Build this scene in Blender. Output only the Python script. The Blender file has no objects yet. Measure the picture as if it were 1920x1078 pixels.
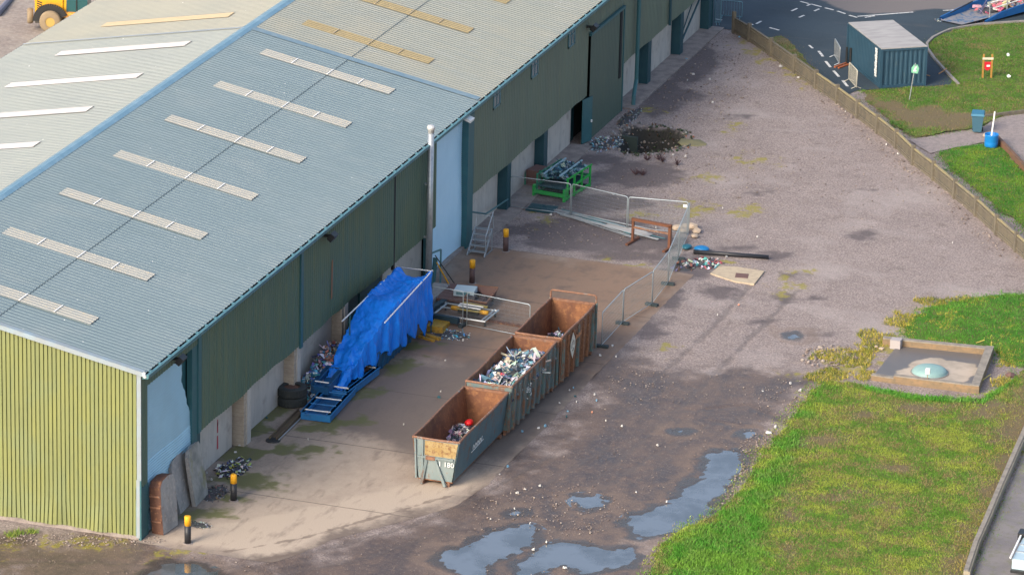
import bpy, bmesh, math, random
import numpy as np
from mathutils import Vector, Matrix, Euler
R = math.radians
random.seed(7); rng = np.random.default_rng(7)
sc = bpy.context.scene
col = sc.collection
# ---------------- camera (solved from the eaves, bays and slab edges) ----------------
CAM = np.array([78.539, -184.652, 81.853]); YAW, PITCH, ROLL = R(-18.159), R(19.0173), R(1.40516)
FPX = 8640.0; PW, PH = 1920, 1078
fw = np.array([math.sin(YAW)*math.cos(PITCH), math.cos(YAW)*math.cos(PITCH), -math.sin(PITCH)])
r0 = np.cross(fw, [0, 0, 1]); r0 /= np.linalg.norm(r0); u0 = np.cross(r0, fw)
rt = r0*math.cos(ROLL)+u0*math.sin(ROLL); up = -r0*math.sin(ROLL)+u0*math.cos(ROLL)
cd = bpy.data.cameras.new('camera'); cam = bpy.data.objects.new('camera', cd); col.objects.link(cam)
cd.sensor_width = 36; cd.lens = 36*FPX/PW; cd.clip_start = 1; cd.clip_end = 6000
cam.matrix_world = Matrix([[rt[0], up[0], -fw[0], CAM[0]], [rt[1], up[1], -fw[1], CAM[1]], [rt[2], up[2], -fw[2], CAM[2]], [0, 0, 0, 1]])
sc.camera = cam
# ---------------- light ----------------
SUN_EL = R(31); SDX, SDY = .38, .925          # shadows fall along +x +y
w = bpy.data.worlds.new("World"); sc.world = w; w.use_nodes = True
nt = w.node_tree; bg = nt.nodes['Background']
sky = nt.nodes.new('ShaderNodeTexSky'); sky.sky_type = 'NISHITA'; sky.sun_disc = False
sky.sun_elevation = SUN_EL; sky.sun_rotation = math.atan2(-SDX, -SDY); sky.dust_density = 4.0; sky.air_density = 1.0
nt.links.new(sky.outputs[0], bg.inputs[0]); bg.inputs[1].default_value = 0.15
sl = bpy.data.lights.new('sun', 'SUN'); sl.energy = 1.5; sl.angle = R(22); sl.color = (1, .91, .77)
so = bpy.data.objects.new('sun', sl); col.objects.link(so)
sd = Vector((SDX*math.cos(SUN_EL), SDY*math.cos(SUN_EL), -math.sin(SUN_EL)))
so.rotation_euler = sd.to_track_quat('-Z', 'Y').to_euler(); so.location = (-40, -60, 60)
sc.view_settings.view_transform = 'Standard'; sc.view_settings.look = 'None'
sc.view_settings.exposure = 0.95; sc.view_settings.gamma = 1
# ---------------- survey helpers: photo survey marks -> metres on the ground / on the long wall ----------------
def ray(x, y): return fw*FPX + rt*(x-PW/2) - up*(y-PH/2)
def at(x, y, z=0.0):
    d = ray(x, y); return CAM + (z-CAM[2])/d[2]*d
def on_x(x, y, X=0.0):
    d = ray(x, y); return CAM + (X-CAM[0])/d[0]*d
def G2(pts, z=0.0): return np.array([at(p[0], p[1], z)[:2] for p in pts])
def px(P):
    d = np.array(P, float)-CAM; z = d@fw
    return PW/2+FPX*(d@rt)/z, PH/2-FPX*(d@up)/z
def height(x, y0, y1):
    P = at(x, y0); a, b = 0., 15.
    for _ in range(40):
        m = (a+b)/2
        if px((P[0], P[1], m))[1] > y1: a = m
        else: b = m
    return a
# ---------------- numpy noise ----------------
_lat = rng.random((256, 256))
def vnoise(x, y):
    xi = np.floor(x).astype(int); yi = np.floor(y).astype(int); fx = x-xi; fy = y-yi
    fx = fx*fx*(3-2*fx); fy = fy*fy*(3-2*fy)
    g = lambda a, b: _lat[a % 256, b % 256]
    return (g(xi, yi)*(1-fx)+g(xi+1, yi)*fx)*(1-fy)+(g(xi, yi+1)*(1-fx)+g(xi+1, yi+1)*fx)*fy
def fbm(x, y, s=1.0, o=4):
    r = 0; a = .5; t = 0
    for k in range(o):
        r = r+a*vnoise(x*s+k*17.3, y*s+k*31.7); t += a; a *= .5; s *= 2.03
    return r/t
def sdf(X, Y, poly, closest=False):
    """signed distance, positive inside"""
    poly = np.asarray(poly); n = len(poly)
    best = np.full(X.shape, 1e18); inside = np.zeros(X.shape, bool)
    cx = np.zeros(X.shape); cy = np.zeros(X.shape)
    for i in range(n):
        ax, ay = poly[i]; bx, by = poly[(i+1) % n]
        dx, dy = bx-ax, by-ay
        t = np.clip(((X-ax)*dx+(Y-ay)*dy)/(dx*dx+dy*dy+1e-12), 0, 1)
        qx = ax+t*dx; qy = ay+t*dy; d = (X-qx)**2+(Y-qy)**2
        m = d < best; best = np.where(m, d, best)
        if closest: cx = np.where(m, qx, cx); cy = np.where(m, qy, cy)
        c = ((ay > Y) != (by > Y)) & (X < (bx-ax)*(Y-ay)/(by-ay+1e-12)+ax)
        inside ^= c
    s = np.where(inside, 1, -1)*np.sqrt(best)
    return (s, cx, cy) if closest else s
def ss(x, a, b):
    t = np.clip((x-a)/(b-a), 0, 1); return t*t*(3-2*t)
def smooth_poly(P, it=2):
    P = np.asarray(P, float)
    for _ in range(it):
        Q = np.roll(P, -1, 0); P = np.stack([.75*P+.25*Q, .25*P+.75*Q], 1).reshape(-1, 2)
    return P
def ragged(P, amp=.15, s=1.2, step=.25):
    P = np.asarray(P, float); out = []
    for i in range(len(P)):
        a = P[i]; b = P[(i+1) % len(P)]; L = np.linalg.norm(b-a); k = max(1, int(L/step))
        for j in range(k): out.append(a+(b-a)*j/k)
    P = np.array(out)
    P[:, 0] += (fbm(P[:, 0]+50, P[:, 1], s)-.5)*4*amp; P[:, 1] += (fbm(P[:, 0], P[:, 1]+90, s)-.5)*4*amp
    return P
# ---------------- materials ----------------
def M(name, base=(.5, .5, .5), rough=.8, metal=0., layers=(), bump=None, spec=.5, attrcol=None, alpha=None, coat=0, ior=None):
    m = bpy.data.materials.new(name); m.use_nodes = True
    t = m.node_tree; N = t.nodes; Lk = t.links; b = N['Principled BSDF']
    b.inputs['Metallic'].default_value = metal; b.inputs['Specular IOR Level'].default_value = spec
    if coat: b.inputs['Coat Weight'].default_value = coat; b.inputs['Coat Roughness'].default_value = .05
    if ior: b.inputs['IOR'].default_value = ior
    tc = N.new('ShaderNodeTexCoord')
    if attrcol:
        a = N.new('ShaderNodeAttribute'); a.attribute_name = attrcol; csock = a.outputs['Color']
    else:
        rgb = N.new('ShaderNodeRGB'); rgb.outputs[0].default_value = (*base, 1); csock = rgb.outputs[0]
    rv = N.new('ShaderNodeValue'); rv.outputs[0].default_value = rough; rsock = rv.outputs[0]
    def src(L):
        k = L.get('k', 'noise')
        if k == 'attr':
            a = N.new('ShaderNodeAttribute'); a.attribute_name = L['a']; s = a.outputs['Fac']
            if L.get('ns'):   # break the edge with fine noise
                n = N.new('ShaderNodeTexNoise'); n.inputs['Scale'].default_value = L['ns']; n.inputs['Detail'].default_value = 6
                Lk.new(tc.outputs['Object'], n.inputs['Vector'])
                mm = N.new('ShaderNodeMath'); mm.operation = 'MULTIPLY_ADD'; Lk.new(n.outputs['Fac'], mm.inputs[0]); mm.inputs[1].default_value = L.get('na', .8); 
                m2 = N.new('ShaderNodeMath'); m2.operation = 'SUBTRACT'; Lk.new(s, m2.inputs[0]); m2.inputs[1].default_value = L.get('na', .8)/2
                Lk.new(m2.outputs[0], mm.inputs[2]); s = mm.outputs[0]
            return s
        mp = N.new('ShaderNodeMapping'); Lk.new(tc.outputs['Object'], mp.inputs['Vector'])
        sv = L.get('sv', (1, 1, 1)); mp.inputs['Scale'].default_value = sv
        mp.inputs['Location'].default_value = (L.get('off', 0), L.get('off', 0)*.7, 0)
        if k == 'noise':
            n = N.new('ShaderNodeTexNoise'); n.inputs['Scale'].default_value = L['s']; n.inputs['Detail'].default_value = L.get('d', 5)
            n.inputs['Roughness'].default_value = L.get('ro', .6); Lk.new(mp.outputs[0], n.inputs['Vector']); return n.outputs['Fac']
        if k == 'voro':
            n = N.new('ShaderNodeTexVoronoi'); n.inputs['Scale'].default_value = L['s']; Lk.new(mp.outputs[0], n.inputs['Vector'])
            n.inputs['Randomness'].default_value = 1
            return n.outputs['Distance'] if not L.get('cell') else n.outputs['Color']
        if k == 'joint':   # thin lines every L['p'] metres along axis
            sx = N.new('ShaderNodeSeparateXYZ'); Lk.new(tc.outputs['Object'], sx.inputs[0])
            n = N.new('ShaderNodeTexNoise'); n.inputs['Scale'].default_value = 1.5; Lk.new(tc.outputs['Object'], n.inputs['Vector'])
            o = N.new('ShaderNodeMath'); o.operation = 'MULTIPLY_ADD'; Lk.new(n.outputs['Fac'], o.inputs[0]); o.inputs[1].default_value = .08; Lk.new(sx.outputs[L['ax']], o.inputs[2])
            o2 = N.new('ShaderNodeMath'); o2.operation = 'SUBTRACT'; Lk.new(o.outputs[0], o2.inputs[0]); o2.inputs[1].default_value = L['o']
            pp = N.new('ShaderNodeMath'); pp.operation = 'PINGPONG'; Lk.new(o2.outputs[0], pp.inputs[0]); pp.inputs[1].default_value = L['p']/2
            return pp.outputs[0]
    for L in layers:
        s = src(L)
        mr = N.new('ShaderNodeMapRange'); mr.inputs['From Min'].default_value = L['lo']; mr.inputs['From Max'].default_value = L['hi']
        mr.inputs['To Max'].default_value = L.get('f', 1.0); Lk.new(s, mr.inputs['Value'])
        fac = mr.outputs[0]
        if L.get('mask'):
            a = N.new('ShaderNodeAttribute'); a.attribute_name = L['mask']; q = N.new('ShaderNodeMath'); q.operation = 'MULTIPLY'
            Lk.new(fac, q.inputs[0]); Lk.new(a.outputs['Fac'], q.inputs[1]); fac = q.outputs[0]
        if 'c' in L:
            mx = N.new('ShaderNodeMix'); mx.data_type = 'RGBA'; mx.blend_type = L.get('b', 'MIX')
            Lk.new(fac, mx.inputs[0]); Lk.new(csock, mx.inputs[6]); mx.inputs[7].default_value = (*L['c'], 1); csock = mx.outputs[2]
        if 'r' in L:
            mx = N.new('ShaderNodeMix'); mx.data_type = 'FLOAT'; Lk.new(fac, mx.inputs[0]); Lk.new(rsock, mx.inputs[2]); mx.inputs[3].default_value = L['r']; rsock = mx.outputs[0]
    Lk.new(csock, b.inputs['Base Color']); Lk.new(rsock, b.inputs['Roughness'])
    if bump:
        prev = None
        for B in bump:
            s = src(B); bp = N.new('ShaderNodeBump'); bp.inputs['Strength'].default_value = B.get('st', .5); bp.inputs['Distance'].default_value = B.get('dist', .02)
            Lk.new(s, bp.inputs['Height'])
            if prev: Lk.new(prev, bp.inputs['Normal'])
            prev = bp.outputs[0]
        Lk.new(prev, b.inputs['Normal'])
    if alpha is not None: b.inputs['Alpha'].default_value = alpha
    return m
# ---------------- mesh builder ----------------
class MB:
    def __init__(s): s.v = []; s.f = []; s.c = []; s.cur = None
    def add(s, vs, fs):
        o = len(s.v); s.v.extend([tuple(float(k) for k in p) for p in vs])
        for q in fs: s.f.append(tuple(i+o for i in q)); s.c.append(s.cur)
        return s
    def box(s, x0, y0, z0, x1, y1, z1, T=None):
        vs = [(x, y, z) for z in (z0, z1) for x, y in ((x0, y0), (x1, y0), (x1, y1), (x0, y1))]
        if T is not None: vs = [tuple(T @ Vector(p)) for p in vs]
        return s.add(vs, [(0, 3, 2, 1), (4, 5, 6, 7), (0, 1, 5, 4), (1, 2, 6, 5), (2, 3, 7, 6), (3, 0, 4, 7)])
    def bar(s, p, q, w, h=None, upv=(0, 0, 1)):
        h = h or w; p = Vector(p); q = Vector(q); d = (q-p).normalized(); a = d.cross(Vector(upv))
        if a.length < 1e-3: a = d.cross(Vector((1, 0, 0)))
        a.normalize(); b = a.cross(d)
        vs = [P+a*(i*w/2)+b*(j*h/2) for P in (p, q) for i, j in ((-1, -1), (1, -1), (1, 1), (-1, 1))]
        return s.add(vs, [(0, 1, 2, 3), (7, 6, 5, 4), (0, 4, 5, 1), (1, 5, 6, 2), (2, 6, 7, 3), (3, 7, 4, 0)])
    def tube(s, pts, r, n=8, cap=True, r2=None):
        pts = [Vector(p) for p in pts]; k = len(pts); vs = []; prev = None
        for i, p in enumerate(pts):
            d = (pts[min(i+1, k-1)]-pts[max(i-1, 0)]).normalized()
            a = d.cross(Vector((0, 0, 1))) if prev is None else prev-d*prev.dot(d)
            if a.length < 1e-3: a = d.cross(Vector((1, 0, 0)))
            a.normalize(); prev = a; b = d.cross(a)
            rr = r if r2 is None else r+(r2-r)*i/(k-1)
            vs += [p+(a*math.cos(2*math.pi*j/n)+b*math.sin(2*math.pi*j/n))*rr for j in range(n)]
        fs = [(i*n+j, i*n+(j+1) % n, (i+1)*n+(j+1) % n, (i+1)*n+j) for i in range(k-1) for j in range(n)]
        if cap: fs += [tuple(range(n-1, -1, -1)), tuple((k-1)*n+j for j in range(n))]
        return s.add(vs, fs)
    def lathe(s, prof, c=(0, 0, 0), n=24, cap=True):
        vs = [(c[0]+r*math.cos(2*math.pi*j/n), c[1]+r*math.sin(2*math.pi*j/n), c[2]+z) for r, z in prof for j in range(n)]
        k = len(prof); fs = [(i*n+j, i*n+(j+1) % n, (i+1)*n+(j+1) % n, (i+1)*n+j) for i in range(k-1) for j in range(n)]
        if cap: fs += [tuple(range(n-1, -1, -1)), tuple((k-1)*n+j for j in range(n))]
        return s.add(vs, fs)
    def prism(s, P, z0, z1, T=None):
        n = len(P); vs = [(p[0], p[1], z0) for p in P]+[(p[0], p[1], z1) for p in P]
        if T is not None: vs = [tuple(T @ Vector(p)) for p in vs]
        return s.add(vs, [tuple(range(n-1, -1, -1)), tuple(range(n, 2*n))]+[(i, (i+1) % n, n+(i+1) % n, n+i) for i in range(n)])
    def blob(s, c, r, jit=.25, n=1):
        """irregular stone"""
        ico = [(0, 0, -1), (.72, -.53, -.45), (-.28, -.85, -.45), (-.89, 0, -.45), (-.28, .85, -.45), (.72, .53, -.45), (.28, -.85, .45), (-.72, -.53, .45), (-.72, .53, .45), (.28, .85, .45), (.89, 0, .45), (0, 0, 1)]
        F = [(0, 1, 2), (1, 0, 5), (0, 2, 3), (0, 3, 4), (0, 4, 5), (1, 5, 10), (2, 1, 6), (3, 2, 7), (4, 3, 8), (5, 4, 9), (1, 10, 6), (2, 6, 7), (3, 7, 8), (4, 8, 9), (5, 9, 10), (6, 10, 11), (7, 6, 11), (8, 7, 11), (9, 8, 11), (10, 9, 11)]
        R3 = r if hasattr(r, '__len__') else (r, r, r)
        vs = [tuple(c[k]+p[k]*R3[k]*random.uniform(1-jit, 1+jit) for k in range(3)) for p in ico]
        return s.add(vs, F)
    def build(s, name, mat, parent=None, smooth=False, loc=None):
        me = bpy.data.meshes.new(name); me.from_pydata(s.v, [], s.f)
        if any(c is not None for c in s.c):
            ca = me.color_attributes.new('Col', 'FLOAT_COLOR', 'CORNER')
            arr = []
            for f, c in zip(s.f, s.c): arr += [*(c or (.5, .5, .5)), 1]*len(f)
            ca.data.foreach_set('color', arr)
        me.materials.append(mat)
        if smooth: me.polygons.foreach_set('use_smooth', [True]*len(me.polygons))
        me.update()
        o = bpy.data.objects.new(name, me); col.objects.link(o)
        if parent: o.parent = parent
        if loc is not None: o.location = loc
        return o
def tag(o, label=None, cat=None, group=None, kind=None):
    if label: o['label'] = label
    if cat: o['category'] = cat
    if group: o['group'] = group
    if kind: o['kind'] = kind
    return o
def thing(name, label, cat, loc=(0, 0, 0), rz=0, group=None):
    o = bpy.data.objects.new(name, None); col.objects.link(o); o.empty_display_size = .3
    o.location = tuple(float(k) for k in loc); o.rotation_euler = (0, 0, rz); return tag(o, label, cat, group)
def copy_tree(o, parent=None):
    c = o.copy(); col.objects.link(c); c.parent = parent
    for ch in list(o.children): copy_tree(ch, c)
    return c
def np_mesh(name, V, F, mat, attrs=None, colattr=None, smooth=True):
    me = bpy.data.meshes.new(name); V = np.asarray(V, np.float32); F = np.asarray(F, np.int32); k = F.shape[1]
    me.vertices.add(len(V)); me.vertices.foreach_set('co', V.ravel())
    me.loops.add(F.size); me.loops.foreach_set('vertex_index', F.ravel())
    me.polygons.add(len(F)); me.polygons.foreach_set('loop_start', np.arange(0, F.size, k, dtype=np.int32))
    if smooth: me.polygons.foreach_set('use_smooth', np.ones(len(F), bool))
    for n, a in (attrs or {}).items():
        at_ = me.attributes.new(n, 'FLOAT', 'POINT'); at_.data.foreach_set('value', np.asarray(a, np.float32))
    if colattr is not None:
        c = me.color_attributes.new('Col', 'FLOAT_COLOR', 'POINT'); c.data.foreach_set('color', np.asarray(colattr, np.float32).ravel())
    me.materials.append(mat); me.update(calc_edges=True); me.validate()
    o = bpy.data.objects.new(name, me); col.objects.link(o); return o
def sheet(name, poly, cell, zf, mat, attrf=None, kind='structure'):
    """flat-ish sheet cut to poly, outside vertices snapped to its edge; zf(x,y,dist)->z"""
    poly = np.asarray(poly); x0, y0 = poly.min(0)-cell; x1, y1 = poly.max(0)+cell
    xs = np.arange(x0, x1+cell, cell); ys = np.arange(y0, y1+cell, cell)
    X, Y = np.meshgrid(xs, ys, indexing='ij'); nx, ny = X.shape
    S, cx, cy = sdf(X, Y, poly, True); ins = S > 0
    keep = ins[:-1, :-1] | ins[1:, :-1] | ins[1:, 1:] | ins[:-1, 1:]
    X2 = np.where(ins, X, cx); Y2 = np.where(ins, Y, cy)
    Z = zf(X2, Y2, np.maximum(S, 0)); idx = np.arange(nx*ny).reshape(nx, ny)
    F = np.stack([idx[:-1, :-1][keep], idx[1:, :-1][keep], idx[1:, 1:][keep], idx[:-1, 1:][keep]], 1)
    used = np.unique(F); rm = np.zeros(nx*ny, int); rm[used] = np.arange(len(used))
    V = np.stack([X2.ravel(), Y2.ravel(), Z.ravel()], 1)[used]
    A = attrf(V[:, 0], V[:, 1]) if attrf else None
    o = np_mesh(name, V, rm[F], mat, A); return tag(o, kind=kind)
# =====================================================================
#  THE GROUND
# =====================================================================
# regions in metres
mud_poly = G2([(1160, 660), (1250, 690), (1400, 695), (1480, 715), (1505, 770), (1440, 840), (1400, 910), (1340, 960), (1230, 1030), (1200, 1130), (-80, 1140), (-80, 985), (262, 1012), (400, 1040), (510, 1052), (700, 978), (905, 915), (960, 850), (1050, 770), (1120, 700)])
PAD = np.array([(-.0, -.32), (6.7, -.3), (7.3, .8), (8.4, 3.6), (10.2, 6.2), (12.2, 9.4), (12.75, 12.5), (12.9, 20), (13.0, 35), (13.1, 46.9), (2.2, 47.1), (-.6, 47.1), (-.6, 0)])
def E_(cx, cy, rx, ry, n=18):
    return G2([(cx+rx*math.cos(t), cy+ry*math.sin(t)) for t in np.linspace(0, 2*math.pi, n, endpoint=False)])
MOSS = [E_(1390, 392, 60, 12), E_(1420, 300, 38, 10), E_(1380, 242, 18, 8), E_(1280, 385, 22, 12), E_(1325, 330, 20, 8), E_(1180, 402, 22, 8), E_(1300, 395, 30, 10), E_(1510, 508, 14, 4), E_(1240, 655, 26, 9), E_(1170, 500, 40, 9), E_(1100, 490, 40, 6), E_(1480, 535, 30, 14), E_(1010, 410, 30, 10), E_(1215, 205, 16, 6),
        G2([(1395, 72), (1430, 90), (1470, 118), (1505, 145), (1530, 165), (1500, 168), (1455, 135), (1400, 95)]),
        G2([(1500, 700), (1560, 670), (1630, 645), (1665, 605), (1720, 580), (1800, 556), (1860, 552), (1860, 575), (1760, 590), (1710, 625), (1690, 650), (1640, 700), (1560, 720)]),
        E_(1350, 490, 40, 8), E_(1560, 690, 50, 16), E_(110, 1020, 170, 9), E_(300, 1032, 90, 8)]
DARK = [E_(1160, 480, 80, 16), E_(1130, 455, 160, 22), E_(1090, 430, 150, 24), E_(1360, 463, 50, 5), E_(1300, 500, 60, 24), E_(1260, 560, 40, 28), E_(1220, 610, 50, 28), E_(1340, 545, 50, 14), E_(1390, 575, 22, 6),
        E_(1290, 110, 70, 50), E_(1250, 180, 60, 40), E_(1180, 330, 100, 28), E_(1120, 380, 130, 16), E_(1110, 300, 70, 14), E_(1400, 362, 26, 4), E_(1470, 560, 24, 8), E_(1540, 628, 20, 4), E_(1400, 218, 30, 6), E_(1455, 480, 30, 6), E_(1620, 355, 30, 3), E_(1500, 515, 24, 5), E_(1445, 600, 30, 5), E_(1330, 390, 30, 4), E_(1600, 440, 30, 4), E_(1560, 560, 40, 5)]
PIT = smooth_poly(G2([(1148, 262), (1166, 243), (1195, 234), (1245, 240), (1278, 248), (1292, 260), (1282, 274), (1250, 284), (1200, 289), (1165, 287), (1150, 276)]), 1)
PUD = {
 'big': [(1177, 973), (1190, 960), (1223, 950), (1257, 937), (1280, 917), (1313, 890), (1327, 877), (1320, 850), (1350, 843), (1373, 842), (1393, 857), (1380, 890), (1360, 920), (1330, 953), (1327, 980), (1300, 995), (1280, 997), (1223, 1003), (1190, 1013), (1183, 990)],
 'left': [(813, 1040), (873, 1020), (907, 1000), (957, 985), (1003, 985), (1023, 997), (1007, 1013), (973, 1033), (940, 1047), (920, 1057), (908, 1082), (870, 1082), (840, 1062)],
 'mid': [(960, 1057), (1007, 1030), (1053, 1013), (1083, 1013), (1113, 1023), (1160, 1030), (1193, 1028), (1197, 1050), (1180, 1060), (1140, 1068), (1080, 1077), (1070, 1060), (1040, 1063), (1010, 1075), (973, 1082)],
 'small': [(1070, 928), (1107, 926), (1147, 938), (1123, 950), (1097, 953), (1080, 943)],
 'tiny': [(953, 960), (970, 955), (980, 962), (965, 968)],
 'corner': [(270, 1075), (300, 1060), (330, 1049), (367, 1055), (400, 1066), (430, 1078), (430, 1130), (270, 1130)],
 'strip': [(1256, 808), (1275, 802), (1288, 806), (1272, 813)],
 'grit': [(1472, 627), (1487, 624), (1497, 628), (1486, 635)],
 'edge': [(1392, 812), (1405, 806), (1420, 812), (1404, 822)]}
PUDW = {k: ragged(smooth_poly(G2(v), 1), .07 if k in ('small', 'tiny', 'grit', 'strip', 'edge') else .2, .8, .15) for k, v in PUD.items()}
NZ = lambda x, y: fbm(x, y, .9, 4)-.5
def ground_attrs(x, y, pad=False):
    n1 = (fbm(x, y, .55, 4)-.5)*3.2; n2 = (fbm(x+30, y+11, 1.4, 4)-.5)
    A = {}
    A['mud'] = ss(sdf(x, y, mud_poly)+n1*2.2, -2.5, 3.5)
    md = np.zeros_like(x)
    for P in MOSS: md = np.maximum(md, ss(sdf(x, y, P)+n2*4.5+n1*.4, -.9, 1.3))
    A['moss'] = md
    dk = np.zeros_like(x)
    for P in DARK: dk = np.maximum(dk, ss(sdf(x, y, P)+n1*1.0, -.9, 1.2))
    A['dark'] = dk
    wt = np.full_like(x, -50.)
    for P in PUDW.values(): wt = np.maximum(wt, sdf(x, y, P))
    A['wet'] = ss(wt+n2*1.2, -.7, .0)
    n3 = fbm(x+3, y+8, 2.6, 3)-.5; A['inw'] = ss(wt+n3*.75, -.22, .25)
    A['shore'] = ss(wt+n2*2.0, -1.9, -.5)*(1-A['wet'])
    A['pit'] = ss(sdf(x, y, PIT)+n2*.6, -.3, .4)
    # tyre tracks: curved bands sweeping over the mud
    tr = np.zeros_like(x)
    for (pp, wd) in TRACKS:
        d = sdf(x, y, pp); tr = np.maximum(tr, ss(d+n2*.5, 0, wd))
    A['track'] = tr
    return A
def band(pts, wd):
    c = G2(pts); L = []; Rr = []
    for i in range(len(c)):
        t = c[min(i+1, len(c)-1)]-c[max(i-1, 0)]; t = t/np.linalg.norm(t); n = np.array([-t[1], t[0]])
        L.append(c[i]+n*wd/2); Rr.append(c[i]-n*wd/2)
    return np.array(L+Rr[::-1])
TRACKS = [(band([(-20, 1050), (200, 1052), (420, 1062), (600, 1030), (780, 980), (900, 930), (1040, 850)], .5), .15),
          (band([(300, 1085), (520, 1078), (700, 1040), (860, 985), (1000, 920), (1150, 830)], .5), .15),
          (band([(980, 1085), (1060, 985), (1150, 900), (1260, 830), (1340, 790), (1480, 815)], .6), .2),
          (band([(1040, 960), (1150, 870), (1270, 770), (1400, 760), (1500, 800)], .6), .2),
          (band([(420, 1035), (560, 1010), (720, 965), (860, 925)], .35), .12),
          (band([(1150, 780), (1240, 700), (1330, 620), (1420, 520)], .7), .3),
          (band([(1230, 800), (1310, 730), (1400, 640), (1500, 540)], .7), .3)]
gravel_m = M('gravel', (.33, .275, .258), .93, layers=[
    dict(s=.35, lo=.4, hi=.65, c=(.265, .22, .21), d=6), dict(s=2.2, lo=.45, hi=.7, c=(.35, .285, .255), f=.6, d=8),
    dict(k='voro', s=9, lo=.0, hi=.35, c=(.15, .13, .135), f=.0), dict(s=11, lo=.40, hi=.60, c=(.125, .098, .09), f=.75, d=4),
    dict(s=8, off=9, lo=.54, hi=.68, c=(.43, .365, .335), f=.7, d=4),
    dict(s=.9, off=31, lo=.56, hi=.68, c=(.12, .092, .08), f=.6, d=8, ro=.7), dict(s=.18, off=61, lo=.52, hi=.66, c=(.37, .322, .305), f=.5, d=6), dict(k='attr', a='dark', ns=1.6, na=1.2, lo=.35, hi=.9, c=(.085, .07, .075), f=.8), 
    dict(k='attr', a='mud', ns=1.6, na=1.0, lo=.2, hi=.8, c=(.12, .085, .068), f=.95, r=.55),
    dict(s=.55, off=4, lo=.45, hi=.62, c=(.07, .053, .048), f=.9, r=.45, mask='mud', d=9, ro=.7), dict(s=.3, off=44, sv=(1.5, .6, 1), lo=.48, hi=.64, c=(.055, .043, .04), f=.8, r=.35, mask='mud', d=8),
    dict(s=3.5, off=14, lo=.5, hi=.7, c=(.19, .135, .10), f=.6, mask='mud', d=7),
    dict(s=10, off=2, lo=.6, hi=.72, c=(.36, .29, .23), f=.7, mask='mud', d=3),
    dict(k='attr', a='track', ns=5, lo=.35, hi=.9, c=(.10, .08, .07), f=.45, r=.5),
    dict(k='attr', a='shore', ns=6, na=1.0, lo=.45, hi=.95, c=(.19, .14, .11), f=.5, r=.8),
    dict(k='attr', a='moss', ns=2.6, na=2.0, lo=.6, hi=1.0, c=(.24, .22, .03), f=.75),
    dict(s=5, off=5, lo=.5, hi=.62, c=(.36, .25, .05), f=.4, mask='moss'),
    dict(k='attr', a='wet', ns=4, na=.6, lo=.3, hi=.9, c=(.062, .052, .045), f=.9, r=.25),
    dict(k='attr', a='pit', ns=3, lo=.2, hi=.8, c=(.022, .022, .018), f=.97)],  # near black colour paints the shade down in the hollow
    bump=[dict(s=7, d=8, st=.5, dist=.05), dict(k='voro', s=16, st=.35, dist=.03)])
dirt_m = M('bare_soil', (.33, .28, .24), .95, layers=[dict(s=.3, lo=.4, hi=.6, c=(.26, .215, .19), d=8), dict(s=3, lo=.45, hi=.7, c=(.42, .37, .32), f=.6, d=8)], bump=[dict(s=2, d=8, st=.6, dist=.1)])
# concrete pad
conc_m = M('yard_concrete', (.34, .27, .215), .85, layers=[
    dict(s=.30, lo=.42, hi=.62, c=(.25, .20, .165), d=7), dict(s=1.6, sv=(1, .35, 1), lo=.45, hi=.7, c=(.33, .28, .225), f=.6, d=8),
    dict(s=6, off=3, lo=.5, hi=.72, c=(.15, .12, .105), f=.5, d=6),
    dict(k='attr', a='sunlit_pale', ns=1.6, na=.5, lo=.2, hi=.8, c=(.49, .40, .315), f=.9),  # paler concrete colour, with the sunlight past the warehouse shadow painted in
    dict(k='attr', a='rusty', ns=1.2, na=.6, lo=.2, hi=.9, c=(.22, .135, .088), f=.85),
    dict(s=.8, off=7, lo=.52, hi=.72, c=(.115, .085, .07), f=.75, mask='rusty', d=7),
    dict(k='attr', a='grime', ns=1.8, na=.7, lo=.3, hi=.85, c=(.12, .092, .076), f=.75, r=.6),
    dict(k='attr', a='algae', ns=3, na=.8, lo=.35, hi=.85, c=(.10, .115, .02), f=.85),
    dict(k='attr', a='mudw', ns=3, na=.8, lo=.35, hi=.75, c=(.155, .118, .095), f=.9, r=.65),
    dict(k='attr', a='track', ns=3, na=1.2, lo=.4, hi=1.0, c=(.15, .11, .085), f=.7),
    dict(s=1.1, sv=(1.6, .45, 1), off=21, lo=.54, hi=.68, c=(.13, .10, .085), f=.5, d=9),
    dict(k='joint', ax=1, p=7.92, o=7.46, lo=.045, hi=.02, c=(.07, .055, .045), f=.8),
    dict(s=26, lo=.4, hi=.6, c=(.13, .11, .09), f=.28, d=2)],
    bump=[dict(s=9, d=6, st=.3, dist=.02)])
SUNLIT = G2([(300, 1008), (390, 985), (560, 955), (760, 905), (880, 875), (925, 880), (880, 930), (700, 975), (520, 1048), (300, 1022)])  # sunlit stretch beyond the shadow edge, painted as paler concrete
PALE2 = G2([(330, 990), (480, 880), (560, 820), (700, 800), (790, 850), (790, 920), (600, 960), (400, 1000)])  # fainter pale patch across the middle of the concrete
RUSTY = np.array([(.4, 29), (13, 29), (13, 46.8), (.4, 46.8)])
GRIME = [np.array([(0, 18), (9, 14), (14, 16), (14, 30), (6, 30), (2, 28)]), E_(330, 960, 16, 22), E_(850, 640, 90, 26), E_(740, 700, 60, 30), E_(800, 640, 60, 20), E_(930, 600, 60, 10), E_(395, 935, 26, 26), E_(860, 550, 60, 18)]
ALG = [E_(470, 800, 40, 26), E_(440, 850, 60, 18), E_(500, 780, 50, 16), E_(400, 925, 40, 12), E_(380, 965, 50, 14), E_(440, 938, 26, 10), E_(480, 905, 70, 16), E_(560, 845, 60, 14), E_(740, 690, 40, 14), E_(690, 735, 60, 12), E_(640, 790, 40, 10), E_(780, 650, 50, 9), E_(600, 800, 50, 12)]
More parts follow.
